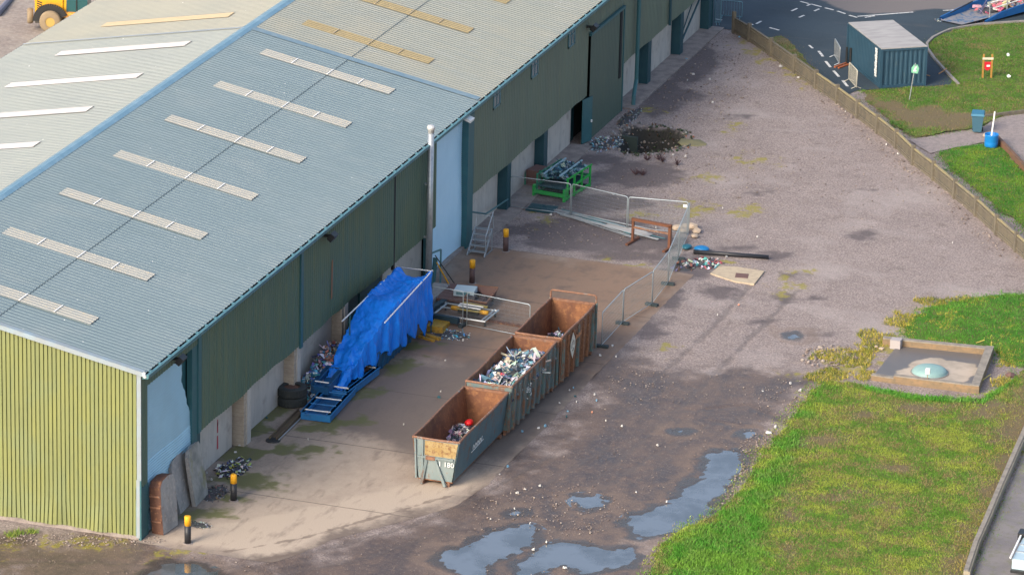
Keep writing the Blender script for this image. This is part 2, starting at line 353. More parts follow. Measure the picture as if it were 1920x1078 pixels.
def pad_attrs(x, y):
    n1 = (fbm(x, y, .5, 5)-.5)*4; n2 = fbm(x+9, y+5, 1.3, 4)-.5; A = ground_attrs(x, y); o = {}
    o['sunlit_pale'] = np.maximum(ss(sdf(x, y, SUNLIT)+n1*.5, -1, 1.2), .55*ss(sdf(x, y, PALE2)+n1*.8, -1.5, 2))
    o['rusty'] = ss(sdf(x, y, RUSTY)+n1*.6, -2.5, 1.5)
    g = np.zeros_like(x)
    for P in GRIME: g = np.maximum(g, ss(sdf(x, y, P)+n1*.7, -1.2, 2.5))
    o['grime'] = g; a = np.zeros_like(x)
    for P in ALG: a = np.maximum(a, ss(sdf(x, y, P)+n2*3, -.8, .9))
    o['algae'] = a; o['track'] = A['track']
    o['mudw'] = ss(-sdf(x, y, PAD)+n1*.8, -1.7, .7)*ss(y, 20, 9)*ss(x, 3.5, 7)
    return o
PADR = ragged(PAD, .05, 2.5, .3); PADR[:, 0] = np.where(PAD[:, 0].min() > PADR[:, 0], PAD[:, 0].min(), PADR[:, 0])
sheet('concrete_yard', PADR, .13, lambda x, y, d: 0*x+.0, conc_m, pad_attrs)
apron_m = M('apron_concrete', (.30, .26, .235), .9, layers=[dict(s=1.5, lo=.4, hi=.65, c=(.2, .17, .16), d=7), dict(s=12, lo=.5, hi=.7, c=(.12, .1, .1), f=.4)])
tag(MB().box(-.6, 47.2, -.3, .75, 67.2, .09).box(-.6, 75.6, -.3, .8, 95.5, .07).build('wall_apron', apron_m), kind='structure')
# puddles
water_m = M('puddle_water', (.12, .135, .15), .03, spec=1., ior=1.75, layers=[dict(s=.5, lo=.42, hi=.6, c=(.07, .075, .075), d=4)], bump=[dict(s=3, st=.02, dist=.01)])
for k, P in PUDW.items():
    c_ = P.mean(0); e_ = np.roll(P, -1, 0)-np.roll(P, 1, 0); nn = np.stack([e_[:, 1], -e_[:, 0]], 1)/(np.linalg.norm(e_, axis=1)[:, None]+1e-9)
    sg = np.sign(np.sum(P[:, 0]*np.roll(P[:, 1], -1)-np.roll(P[:, 0], -1)*P[:, 1])); W_ = P+nn*sg*.42
    sheet('puddle', W_, .25, lambda x, y, d: 0*x-.041, water_m)
# asphalt
asph_m = M('asphalt', (.030, .050, .068), .85, layers=[dict(s=.25, lo=.4, hi=.65, c=(.022, .038, .052), d=6), dict(s=14, lo=.5, hi=.7, c=(.07, .08, .09), f=.4), 
    dict(k='attr', a='old', ns=1.2, na=.5, lo=.3, hi=.7, c=(.17, .148, .14), f=.9), dict(s=1.0, off=6, sv=(.3, 1, 1), lo=.58, hi=.75, c=(.09, .09, .09), f=.35)], bump=[dict(s=30, st=.3, dist=.01)])
ROAD = G2([(1334, 56), (1376, 55), (1405, 74), (1446, 101), (1490, 133), (1530, 161), (1570, 188), (1606, 170), (1650, 168), (1733, 163), (1794, 159), (1752, 112), (1737, 88), (1748, 73), (1780, 58), (1840, 47.5), (1930, 42), (2150, 20), (2300, -400), (1000, -400), (1250, -100), (1334, 10)])
OLD = G2([(1480, -8), (1540, 4), (1600, 22), (1640, 27), (1760, 20), (1930, 14), (2200, -10), (2200, -400), (1300, -400)])
sheet('road', ROAD, .5, lambda x, y, d: 0*x+.02, asph_m, lambda x, y: {'old': ss(sdf(x, y, OLD)+(fbm(x, y, .4)-.5)*2, -.6, .6)})
pathm = M('path_tarmac', (.20, .185, .185), .9, layers=[dict(s=.5, lo=.42, hi=.62, c=(.15, .14, .15), d=6), dict(s=2, off=3, lo=.5, hi=.65, c=(.13, .14, .06), f=.5, d=6), dict(s=20, lo=.5, hi=.7, c=(.3, .28, .27), f=.4)])
# footpath beyond the low wall, bottom right
sheet('footpath', G2([(1818, 1100), (1850, 1010), (1885, 930), (1930, 825), (2150, 600), (2300, 900), (2100, 1200), (1810, 1160)]), .4, lambda x, y, d: 0*x-.02+.03, pathm)
# strip of paving running behind the timber fence
fbase = [(1376, 62), (1405, 78), (1446, 106), (1490, 137), (1530, 166), (1570, 194), (1608, 222), (1645, 250), (1680, 278), (1712, 309), (1750, 338), (1790, 372), (1830, 405), (1868, 440), (1905, 472), (1945, 508), (1985, 544)]
FB = G2(fbase)
stripm = M('kerb_paving', (.19, .18, .19), .9, layers=[dict(s=3, lo=.4, hi=.65, c=(.13, .125, .135), d=6)])
a_ = FB[4:]+np.array([.28, .3]); b_ = FB[4:]+np.array([.75, .7])
tag(MB().prism([tuple(p) for p in a_]+[tuple(p) for p in b_[::-1]], -.1, .07).build('kerb_strip', stripm), kind='structure')
# gravel car park patch at far right + little track
grav2 = M('track_gravel', (.27, .225, .215), .95, layers=[dict(s=3, lo=.4, hi=.65, c=(.2, .17, .165), d=8), dict(s=15, lo=.5, hi=.7, c=(.4, .36, .34), f=.5)], bump=[dict(s=9, st=.4, dist=.03)])
TRK = G2([(1702, 262), (1760, 255), (1840, 243), (1868, 222), (1930, 213), (2100, 205), (2100, 420), (1925, 325), (1872, 268), (1845, 268), (1800, 276), (1744, 288), (1730, 280)])
sheet('gravel_track', ragged(TRK, .06, 2), .3, lambda x, y, d: .025+0*x, grav2)
# lawns
lawn_m = M('lawn_soil', (.10, .145, .03), .95, layers=[dict(s=.8, lo=.45, hi=.62, c=(.14, .12, .045), d=7), dict(k='attr', a='worn', ns=2, na=.7, lo=.35, hi=.85, c=(.15, .105, .06), f=.9), dict(s=12, lo=.45, hi=.62, c=(.06, .085, .02), f=.4)], bump=[dict(s=12, st=.6, dist=.05)])
L_UP = G2([(1606, 171), (1650, 168.5), (1733, 164.5), (1796, 160), (1752, 113), (1738, 88), (1749, 73.5), (1780, 59), (1840, 48), (1930, 43), (2120, 36), (2120, 205), (1925, 213), (1880, 215), (1845, 238), (1760, 252), (1704, 261)])
L_MID = G2([(1747, 289), (1800, 277), (1850, 270), (1872, 271), (1925, 330), (2060, 440), (2060, 560), (1925, 430), (1850, 372)])
L_RT = G2([(1698, 612), (1712, 592), (1760, 574), (1820, 560), (1880, 553), (2150, 548), (2150, 660), (1930, 690), (1885, 680), (1868, 655), (1800, 650), (1720, 648), (1692, 640)])
L_LOW = G2([(1552, 714), (1520, 735), (1500, 765), (1478, 800), (1440, 832), (1425, 860), (1405, 900), (1372, 935), (1340, 965), (1290, 990), (1240, 1018), (1225, 1050), (1212, 1130), (1800, 1130), (1808, 1082), (1852, 980), (1925, 815), (1990, 700), (1930, 690), (1905, 708), (1870, 735), (1840, 750), (1790, 750), (1740, 747), (1690, 742), (1640, 731), (1600, 716)])
WORN_UP = [G2([(1612, 176), (1660, 190), (1720, 200), (1800, 206), (1850, 214), (1840, 240), (1770, 252), (1705, 240), (1650, 215)]), E_(1760, 130, 10, 40)]
WORN_LOW = [E_(1885, 860, 22, 60), E_(1845, 960, 24, 60), E_(1800, 1050, 24, 40), G2([(1880, 740), (1930, 700), (1960, 760), (1900, 900), (1850, 1000), (1810, 1080), (1780, 1080), (1820, 960), (1860, 850)]), E_(1860, 770, 60, 20), E_(1590, 935, 40, 8), E_(1640, 950, 40, 8), E_(1545, 830, 30, 16), E_(1480, 990, 14, 60), E_(1700, 770, 60, 10), E_(1670, 880, 40, 6), E_(1600, 780, 30, 10)]
def worn(lst, x, y):
    n = (fbm(x, y, .9, 4)-.5)*3; g = np.zeros_like(x)
    for P in lst: g = np.maximum(g, ss(sdf(x, y, P)+n, -1, 1.2))
    return g
blade_m = M('grass_blades', attrcol='Col', rough=.7, spec=.25)
def lawn(poly, wl, dens, tones, straw=.25, h=(.04, .10), edgy=1.0, lush=None, hump=.05):
    P = ragged(ragged(smooth_poly(poly, 1), .16, .9, .2), .08, 3.3, .15)
    zf = lambda x, y, d: .035+hump*ss(d, 0, .9)+(fbm(x, y, 1.4, 3)-.5)*.09*ss(d, 0, .6)
    sheet('lawn', P, .22, zf, lawn_m, lambda x, y: {'worn': worn(wl, x, y)})
    x0, y0 = P.min(0)-.2; x1, y1 = P.max(0)+.2
    vx0, vy0, vx1, vy1 = x0, y0, min(x1, 45), y1
    n = int((vx1-vx0)*(vy1-vy0)*dens); x = rng.uniform(vx0, vx1, n); y = rng.uniform(vy0, vy1, n)
    S = sdf(x, y, P); w_ = worn(wl, x, y)
    k = (S > -.9*rng.random(n)**4) & (rng.random(n) > w_*.93) & (rng.random(n) < .35+1.3*fbm(x, y, 1.1, 3))
    x, y, S, w_ = x[k], y[k], S[k], w_[k]; n = len(x)
    z = zf(x, y, np.maximum(S, 0)); z = np.where(S < 0, -.01, z)
    lu = lush(x, y) if lush is not None else np.zeros(n)
    hh_ = rng.uniform(h[0], h[1], n)*(1+lu*1.0); an = rng.uniform(0, 6.283, n); wd = rng.uniform(.012, .03, n)*(1+.4*lu)
    lx = rng.normal(0, .5, n)*hh_; ly = rng.normal(0, .5, n)*hh_
    V = np.empty((n, 3, 3)); ca, sa = np.cos(an)*wd, np.sin(an)*wd
    V[:, 0] = np.stack([x-ca, y-sa, z-.01], 1); V[:, 1] = np.stack([x+ca, y+sa, z-.01], 1); V[:, 2] = np.stack([x+lx, y+ly, z+hh_], 1)
    t = fbm(x+7, y+3, .75, 5); t2 = rng.random(n); clump = fbm(x, y, 1.5, 4)
    g1, g2, g3 = [np.array(c) for c in tones]
    mix = ss(t+(t2-.5)*.2, .42, .58)[:, None]
    c = g1*(1-mix)+g2*mix
    c = np.where(((clump+(t2-.5)*.5 > 1-straw-.12) | (rng.random(n) < w_*.8))[:, None], g3, c)
    lc = np.array((.055, .26, .025)); c = c*(1-.75*lu[:, None])+lc*.75*lu[:, None]
    c = c*rng.uniform(.7, 1.35, n)[:, None]
    C = np.concatenate([c, np.ones((n, 1))], 1).repeat(3, 0)
    o = np_mesh('grass', V.reshape(-1, 3), np.arange(3*n).reshape(-1, 3), blade_m, colattr=C, smooth=False)
    return o
lushL = G2([(1548, 712), (1500, 765), (1478, 805), (1440, 840), (1400, 910), (1340, 970), (1240, 1022), (1215, 1130), (1420, 1130), (1455, 1000), (1490, 880), (1520, 800), (1550, 730)])
lushE = G2([(1625, 722), (1700, 738), (1840, 748), (1900, 712), (1900, 722), (1845, 762), (1700, 752), (1620, 732)])
def lushf(x, y): return np.clip(ss(sdf(x, y, lushL)+(fbm(x, y, .9)-.5)*2, -.3, .9)*.8+ss(sdf(x, y, lushE), -.2, .2), 0, 1)
tag(lawn(L_LOW, WORN_LOW, 620, [(.10, .215, .025), (.24, .30, .045), (.23, .19, .08)], .24, lush=lushf), 'patchy green and straw grass of the big lower lawn beside the puddles', 'grass', kind='stuff')
tag(lawn(L_RT, [], 480, [(.05, .19, .02), (.08, .235, .025), (.3, .3, .05)], .1), 'short bright green grass behind the timber edged basin', 'grass', kind='stuff')
tag(lawn(L_MID, [], 420, [(.045, .18, .018), (.11, .23, .022), (.2, .24, .03)], .12), 'bright green grass between the fence and the blue barrel', 'grass', kind='stuff')
tag(lawn(L_UP, WORN_UP, 330, [(.06, .165, .02), (.10, .19, .025), (.2, .16, .07)], .16), 'green grass worn brown around the shipping container lawn', 'grass', kind='stuff')
verge = G2([(1444, 98), (1436, 76), (1462, 66), (1480, 74), (1500, 98), (1522, 124), (1540, 148), (1570, 182), (1555, 180), (1530, 160), (1490, 132)])
tag(lawn(verge, [E_(1465, 75, 20, 8)], 200, [(.05, .10, .02), (.08, .12, .03), (.16, .12, .07)], .4, hump=.05), 'scrubby dark grass verge between the fence and the asphalt', 'grass', kind='stuff')
# tufts of pale straw along the edge of the gravel
STRAW = [E_(1872, 775, 22, 16), E_(1850, 870, 22, 34), E_(1826, 960, 22, 34), E_(1800, 1010, 24, 26), E_(1790, 1060, 20, 18), E_(1900, 740, 14, 10), E_(1580, 668, 60, 18), E_(1640, 640, 40, 24), E_(1560, 705, 50, 14), E_(1700, 600, 40, 14), E_(1780, 566, 70, 8), E_(1620, 700, 14, 20), E_(1740, 480+140, 10, 4), E_(1890, 670, 26, 20), E_(1880, 715, 20, 12)]
def straw_patch():
    V = []; Cc = []
    for P in STRAW:
        x0, y0 = P.min(0); x1, y1 = P.max(0); n = int((x1-x0)*(y1-y0)*260)
        x = rng.uniform(x0, x1, n); y = rng.uniform(y0, y1, n); k = (sdf(x, y, P)+(fbm(x, y, 1.2)-.5)*2 > .1); x, y = x[k], y[k]; n = len(x)
        h = rng.uniform(.05, .2, n); an = rng.uniform(0, 6.28, n); wd = .02
        v = np.empty((n, 3, 3)); ca, sa = np.cos(an)*wd, np.sin(an)*wd
        v[:, 0] = np.stack([x-ca, y-sa, 0*x-.02], 1); v[:, 1] = np.stack([x+ca, y+sa, 0*x-.02], 1); v[:, 2] = np.stack([x+rng.normal(0, .1, n), y+rng.normal(0, .1, n), h], 1)
        g = (rng.random(n)+fbm(x, y, 1.5)-.5)[:, None]
        c = np.where(g > .62, np.array((.46, .37, .07)), np.where(g > .3, np.array((.26, .27, .045)), np.array((.13, .17, .03))))*rng.uniform(.6, 1.2, n)[:, None]
        V.append(v.reshape(-1, 3)); Cc.append(np.concatenate([c, np.ones((n, 1))], 1).repeat(3, 0))
    V = np.concatenate(V); Cc = np.concatenate(Cc)
    return np_mesh('dry_grass', V, np.arange(len(V)).reshape(-1, 3), blade_m, colattr=Cc, smooth=False)
tag(straw_patch(), 'yellow dry grass and moss along the gravel edge by the basin', 'grass', kind='stuff')
# one sheet, fine under the yard and coarse out to the horizon
def axis(lo, hi, c, far=1500):
    a = list(np.arange(lo, hi+c/2, c)); st = c; x = a[-1]
    while x < hi+far: st *= 1.35; x += st; a.append(x)
    st = c; x = a[0]
    while x > lo-far: st *= 1.35; x -= st; a.insert(0, x)
    return np.array(a)
gx = axis(-9, 44, .14); gy = axis(-12, 100, .19)
X, Y = np.meshgrid(gx, gy, indexing='ij')
xf, yf = X.ravel(), Y.ravel()
A = ground_attrs(xf, yf)
near = ((np.abs(xf-17) < 60) & (np.abs(yf-45) < 80)).astype(float)
padS = sdf(xf, yf, PAD)
z = (fbm(xf, yf, .35, 5)-.5)*.10*A['mud']+(fbm(xf, yf, 2.2, 3)-.5)*.035
z = z-A['track']*.045-.02
wmin = A['wet']; z = z*(1-.75*wmin)-.05*A['inw']
z = np.where(padS > -.8, z*ss(-padS, .05, .8)-.006, z); z = np.where(padS > .12, -.06, z)
z = z-ss(sdf(xf, yf, PIT), -.05, 1.3)*1.5+A['pit']*(fbm(xf, yf, 1.7, 4)-.5)*.7
for P_ in (ROAD, TRK, L_UP, L_MID, L_RT, L_LOW, verge): z = np.where(sdf(xf, yf, P_) > .1, np.minimum(z, -.07), z)
z = np.where(near > 0, z, -.07); z = np.where((xf < -.1) & (xf > -27.3) & (yf > .05) & (yf < 95.4), -.06, z)
idx = np.arange(len(gx)*len(gy)).reshape(len(gx), len(gy))
F = np.stack([idx[:-1, :-1].ravel(), idx[1:, :-1].ravel(), idx[1:, 1:].ravel(), idx[:-1, 1:].ravel()], 1)
tag(np_mesh('ground', np.stack([xf, yf, z], 1), F, gravel_m, A), kind='structure')
dirt_poly = np.array([(-140, 20), (-30, 20), (-30, 170), (-140, 190)])
sheet('dirt_yard', dirt_poly, 1.0, lambda x, y, d: 0.02+(fbm(x, y, .25, 4)-.4)*.25*ss(d, 0, 3), dirt_m)
# loose stones
stone_m = M('loose_stone', attrcol='Col', rough=.9)
def stones(name, areas, label):
    b = MB(); pal = [(.22, .18, .16), (.27, .22, .20), (.15, .12, .11), (.33, .28, .24), (.20, .155, .13)]
    for P, n, r_ in areas:
        x0, y0 = P.min(0); x1, y1 = P.max(0); xs = rng.uniform(x0, x1, n*8); ys = rng.uniform(y0, y1, n*8)
        ok = sdf(xs, ys, P) > 0
        for Q in PUDW.values(): ok &= sdf(xs, ys, Q) < .05
        for x, y in list(zip(xs[ok], ys[ok]))[:n]:
            b.cur = random.choice(pal); r = random.uniform(*r_)*random.choice([.6, .8, 1, 1.4]); b.blob((x, y, r*.3), (r, r, r*.6))
    return tag(b.build(name, stone_m), label, 'stones', kind='stuff')
stones('loose_stones', [(mud_poly, 900, (.015, .035)), (E_(1400, 930, 50, 60), 500, (.02, .05)), (E_(1030, 960, 150, 50), 300, (.02, .045)), (E_(1420, 860, 40, 50), 300, (.02, .05)),
    (E_(1300, 150, 110, 90), 700, (.03, .06)), (E_(1300, 330, 200, 70), 400, (.03, .05)), (E_(1100, 420, 160, 40), 380, (.03, .05)), (E_(1480, 760, 60, 50), 200, (.02, .05)), (E_(140, 1012, 180, 12), 420, (.02, .05)), (E_(1600, 300, 120, 140), 400, (.02, .045)), (E_(1560, 670, 60, 24), 180, (.04, .1)), (band([(1540, 175), (1640, 262), (1760, 362), (1900, 490)], 1.4), 420, (.03, .07)), (E_(1200, 720, 70, 40), 180, (.02, .04))], 'small loose stones scattered over the gravel and mud')
# =====================================================================
#  THE WAREHOUSE
# =====================================================================
BAY = 6.82; LEN = 95.5; XR, ZR, ZE = -13.59, 10.95, 8.4; SL = (ZR-ZE)/(-XR)
streak = lambda c, f=.5, s=(1, 3, .25), o=0, sc_=1.2: dict(s=sc_, sv=s, off=o, lo=.45, hi=.68, c=c, f=f, d=7)
clad_g = M('gable_cladding', (.205, .225, .09), .55, spec=.35, layers=[streak((.155, .185, .09), .6, (2, 1, .2)), streak((.245, .255, .08), .5, (1.5, 1, .35), 5), dict(s=.5, off=9, lo=.5, hi=.7, c=(.19, .23, .12), f=.6), dict(k='noise', s=6, sv=(1, 1, .3), lo=.58, hi=.75, c=(.12, .14, .07), f=.5)])  # yellowed by algae, and the colour lightened for the sunlit gable
clad_f = M('wall_cladding', (.085, .138, .10), .5, spec=.4, layers=[streak((.075, .14, .12), .7, (1, .5, .12)), streak((.15, .17, .09), .5, (1, 1.6, .10), 4), dict(s=.25, off=2, lo=.48, hi=.66, c=(.08, .14, .115), f=.8), dict(s=2.5, sv=(1, 1, .4), off=11, lo=.62, hi=.8, c=(.055, .07, .06), f=.5)])  # same cladding, the long wall's shade put into a darker green
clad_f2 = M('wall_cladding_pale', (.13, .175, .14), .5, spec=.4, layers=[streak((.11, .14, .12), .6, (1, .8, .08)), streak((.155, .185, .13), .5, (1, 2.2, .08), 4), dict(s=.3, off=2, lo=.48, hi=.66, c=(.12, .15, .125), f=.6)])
sheet_d = M('sliding_door_sheet', (.075, .115, .095), .5, layers=[streak((.06, .10, .09), .6, (1, 1, .2))])
teal = M('teal_steel', (.03, .115, .135), .45, layers=[dict(s=2, lo=.5, hi=.7, c=(.045, .15, .16), f=.6), dict(s=7, off=4, lo=.6, hi=.75, c=(.12, .10, .07), f=.4)])
teal_d = M('dark_teal_steel', (.012, .06, .08), .5, layers=[dict(s=2, lo=.5, hi=.7, c=(.02, .08, .09), f=.6)])
gutter_m = M('gutter_steel', (.07, .18, .21), .4, layers=[dict(s=1.2, lo=.45, hi=.7, c=(.10, .23, .26), f=.7), dict(s=8, lo=.6, hi=.75, c=(.2, .22, .2), f=.4)])
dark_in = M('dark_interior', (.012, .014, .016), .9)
roof_lo = M('roof_steel', (.178, .232, .245), .42, spec=.5, layers=[dict(s=.15, lo=.4, hi=.65, c=(.20, .25, .26), f=.8, d=5), streak((.16, .21, .215), .5, (.12, 2.5, 1), 3), dict(s=.35, off=4, lo=.52, hi=.7, c=(.23, .27, .27), f=.5), dict(k='voro', s=1.3, lo=.045, hi=.02, c=(.8, .8, .78), f=.9)])
roof_up = M('roof_sheet_pale', (.28, .285, .24), .5, layers=[streak((.24, .262, .235), .7, (.12, 2.5, 1), 3), dict(s=.3, lo=.48, hi=.68, c=(.32, .305, .24), f=.7), dict(s=1.5, sv=(.15, 2, 1), off=6, lo=.55, hi=.72, c=(.31, .33, .32), f=.5), dict(k='voro', s=1.1, lo=.045, hi=.02, c=(.8, .8, .78), f=.9)])
roof_w = M('roof_west', (.31, .33, .30), .5, layers=[dict(s=.3, lo=.42, hi=.65, c=(.285, .305, .285), f=.8), streak((.35, .36, .325), .5, (.12, 2, 1), 3), dict(k='voro', s=1.0, lo=.05, hi=.025, c=(.85, .85, .82), f=.9), dict(k='voro', s=.9, off=5, lo=.05, hi=.02, c=(.3, .3, .28), f=.6)])
roof_w2 = M('roof_west_warm', (.345, .335, .27), .5, layers=[dict(s=.3, lo=.42, hi=.65, c=(.31, .31, .26), f=.8), dict(k='voro', s=1.0, lo=.05, hi=.025, c=(.85, .85, .82), f=.9)])
flash_m = M('ridge_steel', (.14, .26, .34), .35, layers=[dict(s=1.5, lo=.45, hi=.7, c=(.23, .36, .44), f=.7), dict(s=9, lo=.6, hi=.72, c=(.5, .55, .55), f=.6)])
verge_m = M('verge_flashing', (.27, .31, .33), .4, layers=[dict(s=1.5, lo=.45, hi=.7, c=(.27, .36, .42), f=.8)])
rl_m = M('roof_light_sheet', (.40, .385, .33), .4, layers=[dict(s=1.2, lo=.45, hi=.7, c=(.34, .35, .32), f=.7), dict(s=5, off=3, lo=.58, hi=.7, c=(.55, .44, .26), f=.5)])
rl_w = M('roof_light_white', (.50, .475, .46), .4, layers=[dict(s=.8, lo=.5, hi=.7, c=(.44, .42, .41), f=.6)])
rl_y = M('roof_light_yellowed', (.33, .26, .13), .55, layers=[dict(s=1.5, lo=.4, hi=.65, c=(.30, .24, .13), f=.8), dict(s=6, off=3, lo=.5, hi=.7, c=(.42, .33, .16), f=.6)])
rl_yw = M('roof_light_cream', (.42, .34, .22), .5)
lap_m = M('lap_shadow_strip', (.16, .205, .215), .6)
cwall = M('base_wall_concrete', (.48, .45, .405), .85, layers=[streak((.34, .33, .31), .7, (1, 1, .3), 0, 1.5), dict(s=4, off=5, sv=(1, 3, .3), lo=.5, hi=.7, c=(.5, .48, .45), f=.5), dict(s=1.3, off=8, lo=.56, hi=.74, c=(.25, .22, .2), f=.6), dict(k='joint', ax=1, p=1.2, o=.3, lo=.02, hi=.005, c=(.28, .26, .25), f=.6)], bump=[dict(s=6, d=6, st=.2, dist=.02)])
brick_m = M('pier_blockwork', (.40, .34, .27), .85, layers=[dict(s=2, lo=.42, hi=.66, c=(.30, .255, .21), f=.8, d=7), dict(s=8, off=4, lo=.5, hi=.7, c=(.47, .41, .33), f=.5), dict(k='joint', ax=2, p=.225, o=.0, lo=.02, hi=.008, c=(.26, .22, .18), f=.5)])
shut_m = M('shutter_blue', (.32, .55, .68), .4, spec=.5, layers=[dict(s=.5, lo=.42, hi=.65, c=(.29, .49, .60), f=.8, d=6), dict(s=5, off=3, lo=.6, hi=.75, c=(.33, .5, .58), f=.4)])
shut_m2 = M('shutter_pale', (.46, .70, .86), .4, spec=.5, layers=[dict(s=.4, lo=.42, hi=.65, c=(.40, .64, .80), f=.7, d=6)])
galv = M('galvanised_steel', (.42, .45, .47), .38, .55, layers=[dict(s=6, lo=.45, hi=.68, c=(.30, .33, .36), f=.7)])
black_m = M('black_plastic', (.02, .022, .024), .5)
white_m = M('white_plastic', (.78, .78, .76), .5)
glass_m = M('window_glass', (.10, .16, .19), .08, spec=.8)
wh = thing('warehouse', 'long low pitched green metal clad warehouse with ribbed grey roof and pale roof lights', 'warehouse')
def profile(y0, y1, p=.3, d=.03, x=0.0, base=.62):
    pts = []; y = y0
    while y < y1-1e-6:
        for a, o in ((0, 0), (base*p, 0), (base*p+.12*p, d), (.88*p+.0, d)):
            yy = y+a
            if yy < y1: pts.append((x+o, yy))
        y += p
    pts.append((x, y1)); return pts
def clad(y0, y1, z0, z1, mat, name='cladding', x=0.0, p=.3, d=.032, zb=None, dent=0, parent=None):
    pts = profile(y0, y1, p, d, x); rows = [0, .25, .5, .8, 1] if dent else [0, 1]; n = len(pts); vs = []
    for r_ in rows:
        for (xx, yy) in pts:
            zz0 = z0 if zb is None else zb(yy); z = zz0+(z1-zz0)*r_
            dx = dent*(math.sin(yy*1.7)*.5+math.sin(yy*.61+1))*(1-r_)**1.5 if dent else 0
            vs.append((xx+dx, yy, z))
    fs = [(i*n+j, i*n+j+1, (i+1)*n+j+1, (i+1)*n+j) for i in range(len(rows)-1) for j in range(n-1)]
    return MB().add(vs, fs).build(name, mat, parent or wh)
zt = ZE-.1
CB = 2.86
wob = lambda y: CB+.03*math.sin(y*.9)+.02*math.sin(y*2.3)
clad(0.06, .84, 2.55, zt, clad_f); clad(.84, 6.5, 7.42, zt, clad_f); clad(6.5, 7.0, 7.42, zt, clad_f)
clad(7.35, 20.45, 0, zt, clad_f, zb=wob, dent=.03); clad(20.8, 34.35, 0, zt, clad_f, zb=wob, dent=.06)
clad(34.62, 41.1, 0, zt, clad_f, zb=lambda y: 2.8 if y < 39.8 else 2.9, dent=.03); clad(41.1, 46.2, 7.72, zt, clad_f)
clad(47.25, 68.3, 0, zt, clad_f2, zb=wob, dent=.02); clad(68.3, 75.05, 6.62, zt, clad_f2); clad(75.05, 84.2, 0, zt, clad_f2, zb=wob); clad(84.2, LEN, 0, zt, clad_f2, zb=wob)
# dark slits and trims
MB().box(-.12, 34.35, 2.5, .005, 34.62, zt).build('wall_gap', dark_in, wh)
t = MB(); t.box(-.1, 6.98, 2.86, .05, 7.36, zt).box(-.3, 6.35, 0, -.02, 6.98, 7.42); t.build('door_frame', teal, wh, )
MB().box(-.1, 6.98, 0, -.02, 7.36, 2.84).build('door_frame', teal_d, wh)
MB().box(-.55, 46.25, 0, .06, 47.22, 7.72).build('door_frame', teal, wh)
MB().box(-.14, 20.46, 2.7, .10, 20.79, zt-.05).build('downpipe', teal, wh)
MB().tube([(.2, 39.75, 0), (.2, 39.75, zt)], .1, 10).tube([(.2, 39.75, 5.6), (.45, 39.0, 5.2), (.45, 38.8, 4.4)], .07, 8).build('downpipe', teal, wh)
MB().tube([(.3, 77.6, zt), (.3, 77.55, 1.4), (.45, 76.6, .6), (.6, 75.9, -1.6)], .13, 10).build('downpipe', teal, wh)
MB().tube([(.18, 84.9, zt), (.18, 84.9, 2.9)], .09, 8).build('downpipe', teal_d, wh)
# base walls and piers
for (a, b_) in ((7.3, 12.9), (14.0, 19.9), (20.95, 27.2), (34.4, 40.6), (47.22, 53.5), (54.2, 60.2), (60.9, 67.1), (75.2, 81.0), (81.8, 88.0), (88.9, 94.6)):
    MB().box(-.85, a, 0, -.6, b_, 2.95).build('base_wall', cwall, wh)
for y in (13.64, 20.46, 27.28):
    pr = MB().box(-.85, y-.55, 0, -.04, y-.22, 2.84).build('pier', brick_m, wh)
    MB().box(-.85, y-.22, 0, .0, y+.28, 2.86).build('pier_edge', cwall, pr)
for y in (53.9, 60.6, 81.4, 88.5, 95.0):
    MB().box(-.85, y-.38, 0, -.02, y+.3, 2.9).build('steel_pier', teal_d, wh)
MB().box(-1.0, 67.1, 0, -.8, 68.35, 2.9).build('side_door', teal_d, wh)
o = MB().box(-.05, 0, .05, .0, 1.1, 2.8).build('side_door', teal, wh, loc=(.05, 67.4, 0)); o.rotation_euler = (0, 0, R(-14))
MB().box(.0, .95, 1.2, .05, 1.05, 1.35).build('handle', white_m, o)
MB().box(-.9, 27.55, 0, -.7, 34.35, 2.9).build('side_door', teal_d, wh)
for y in (29.2, 31.0): MB().box(-.7, y, 0, -.62, y+.12, 2.85).build('door_frame', teal, wh)
MB().tube([(-.3, 94.4, 2.95), (-.3, 89.2, .5)], .07, 6).tube([(-.45, 92.8, 2.95), (-.45, 89.2, .4)], .04, 6).build('brace', teal_d, wh)
MB().tube([(-.25, 46.9, 2.0), (.05, 49.6, 1.05), (.05, 53.5, .75)], .05, 8).build('pipe', teal, wh)
rm_ = M('red_paint', (.42, .06, .08), .7)
b = MB()
for z0, z1, ww in ((.55, 1.25, .2), (1.4, 1.95, .16), (1.75, 2.1, .1)): b.add([(-.594, 11.0-ww/2, z0), (-.594, 11.0+ww/2, z0), (-.594, 11.02+ww*.3, z1), (-.594, 10.98-ww*.3, z1)], [(0, 1, 2, 3)])
b.build('paint_mark', rm_, wh)
# sliding door
sd_ = clad(68.35, 75.0, .0, 6.62, sheet_d, 'sliding_door', x=.14, p=.3, d=.02)
MB().box(.05, 68.25, 6.55, .22, 75.1, 6.72).build('door_rail', teal, sd_)
MB().box(-.05, 74.2, 2.3, .20, 74.55, 6.6).build('door_slot', dark_in, sd_)
MB().box(.12, 74.98, 0, .2, 75.08, 6.6).build('door_edge', teal, sd_)
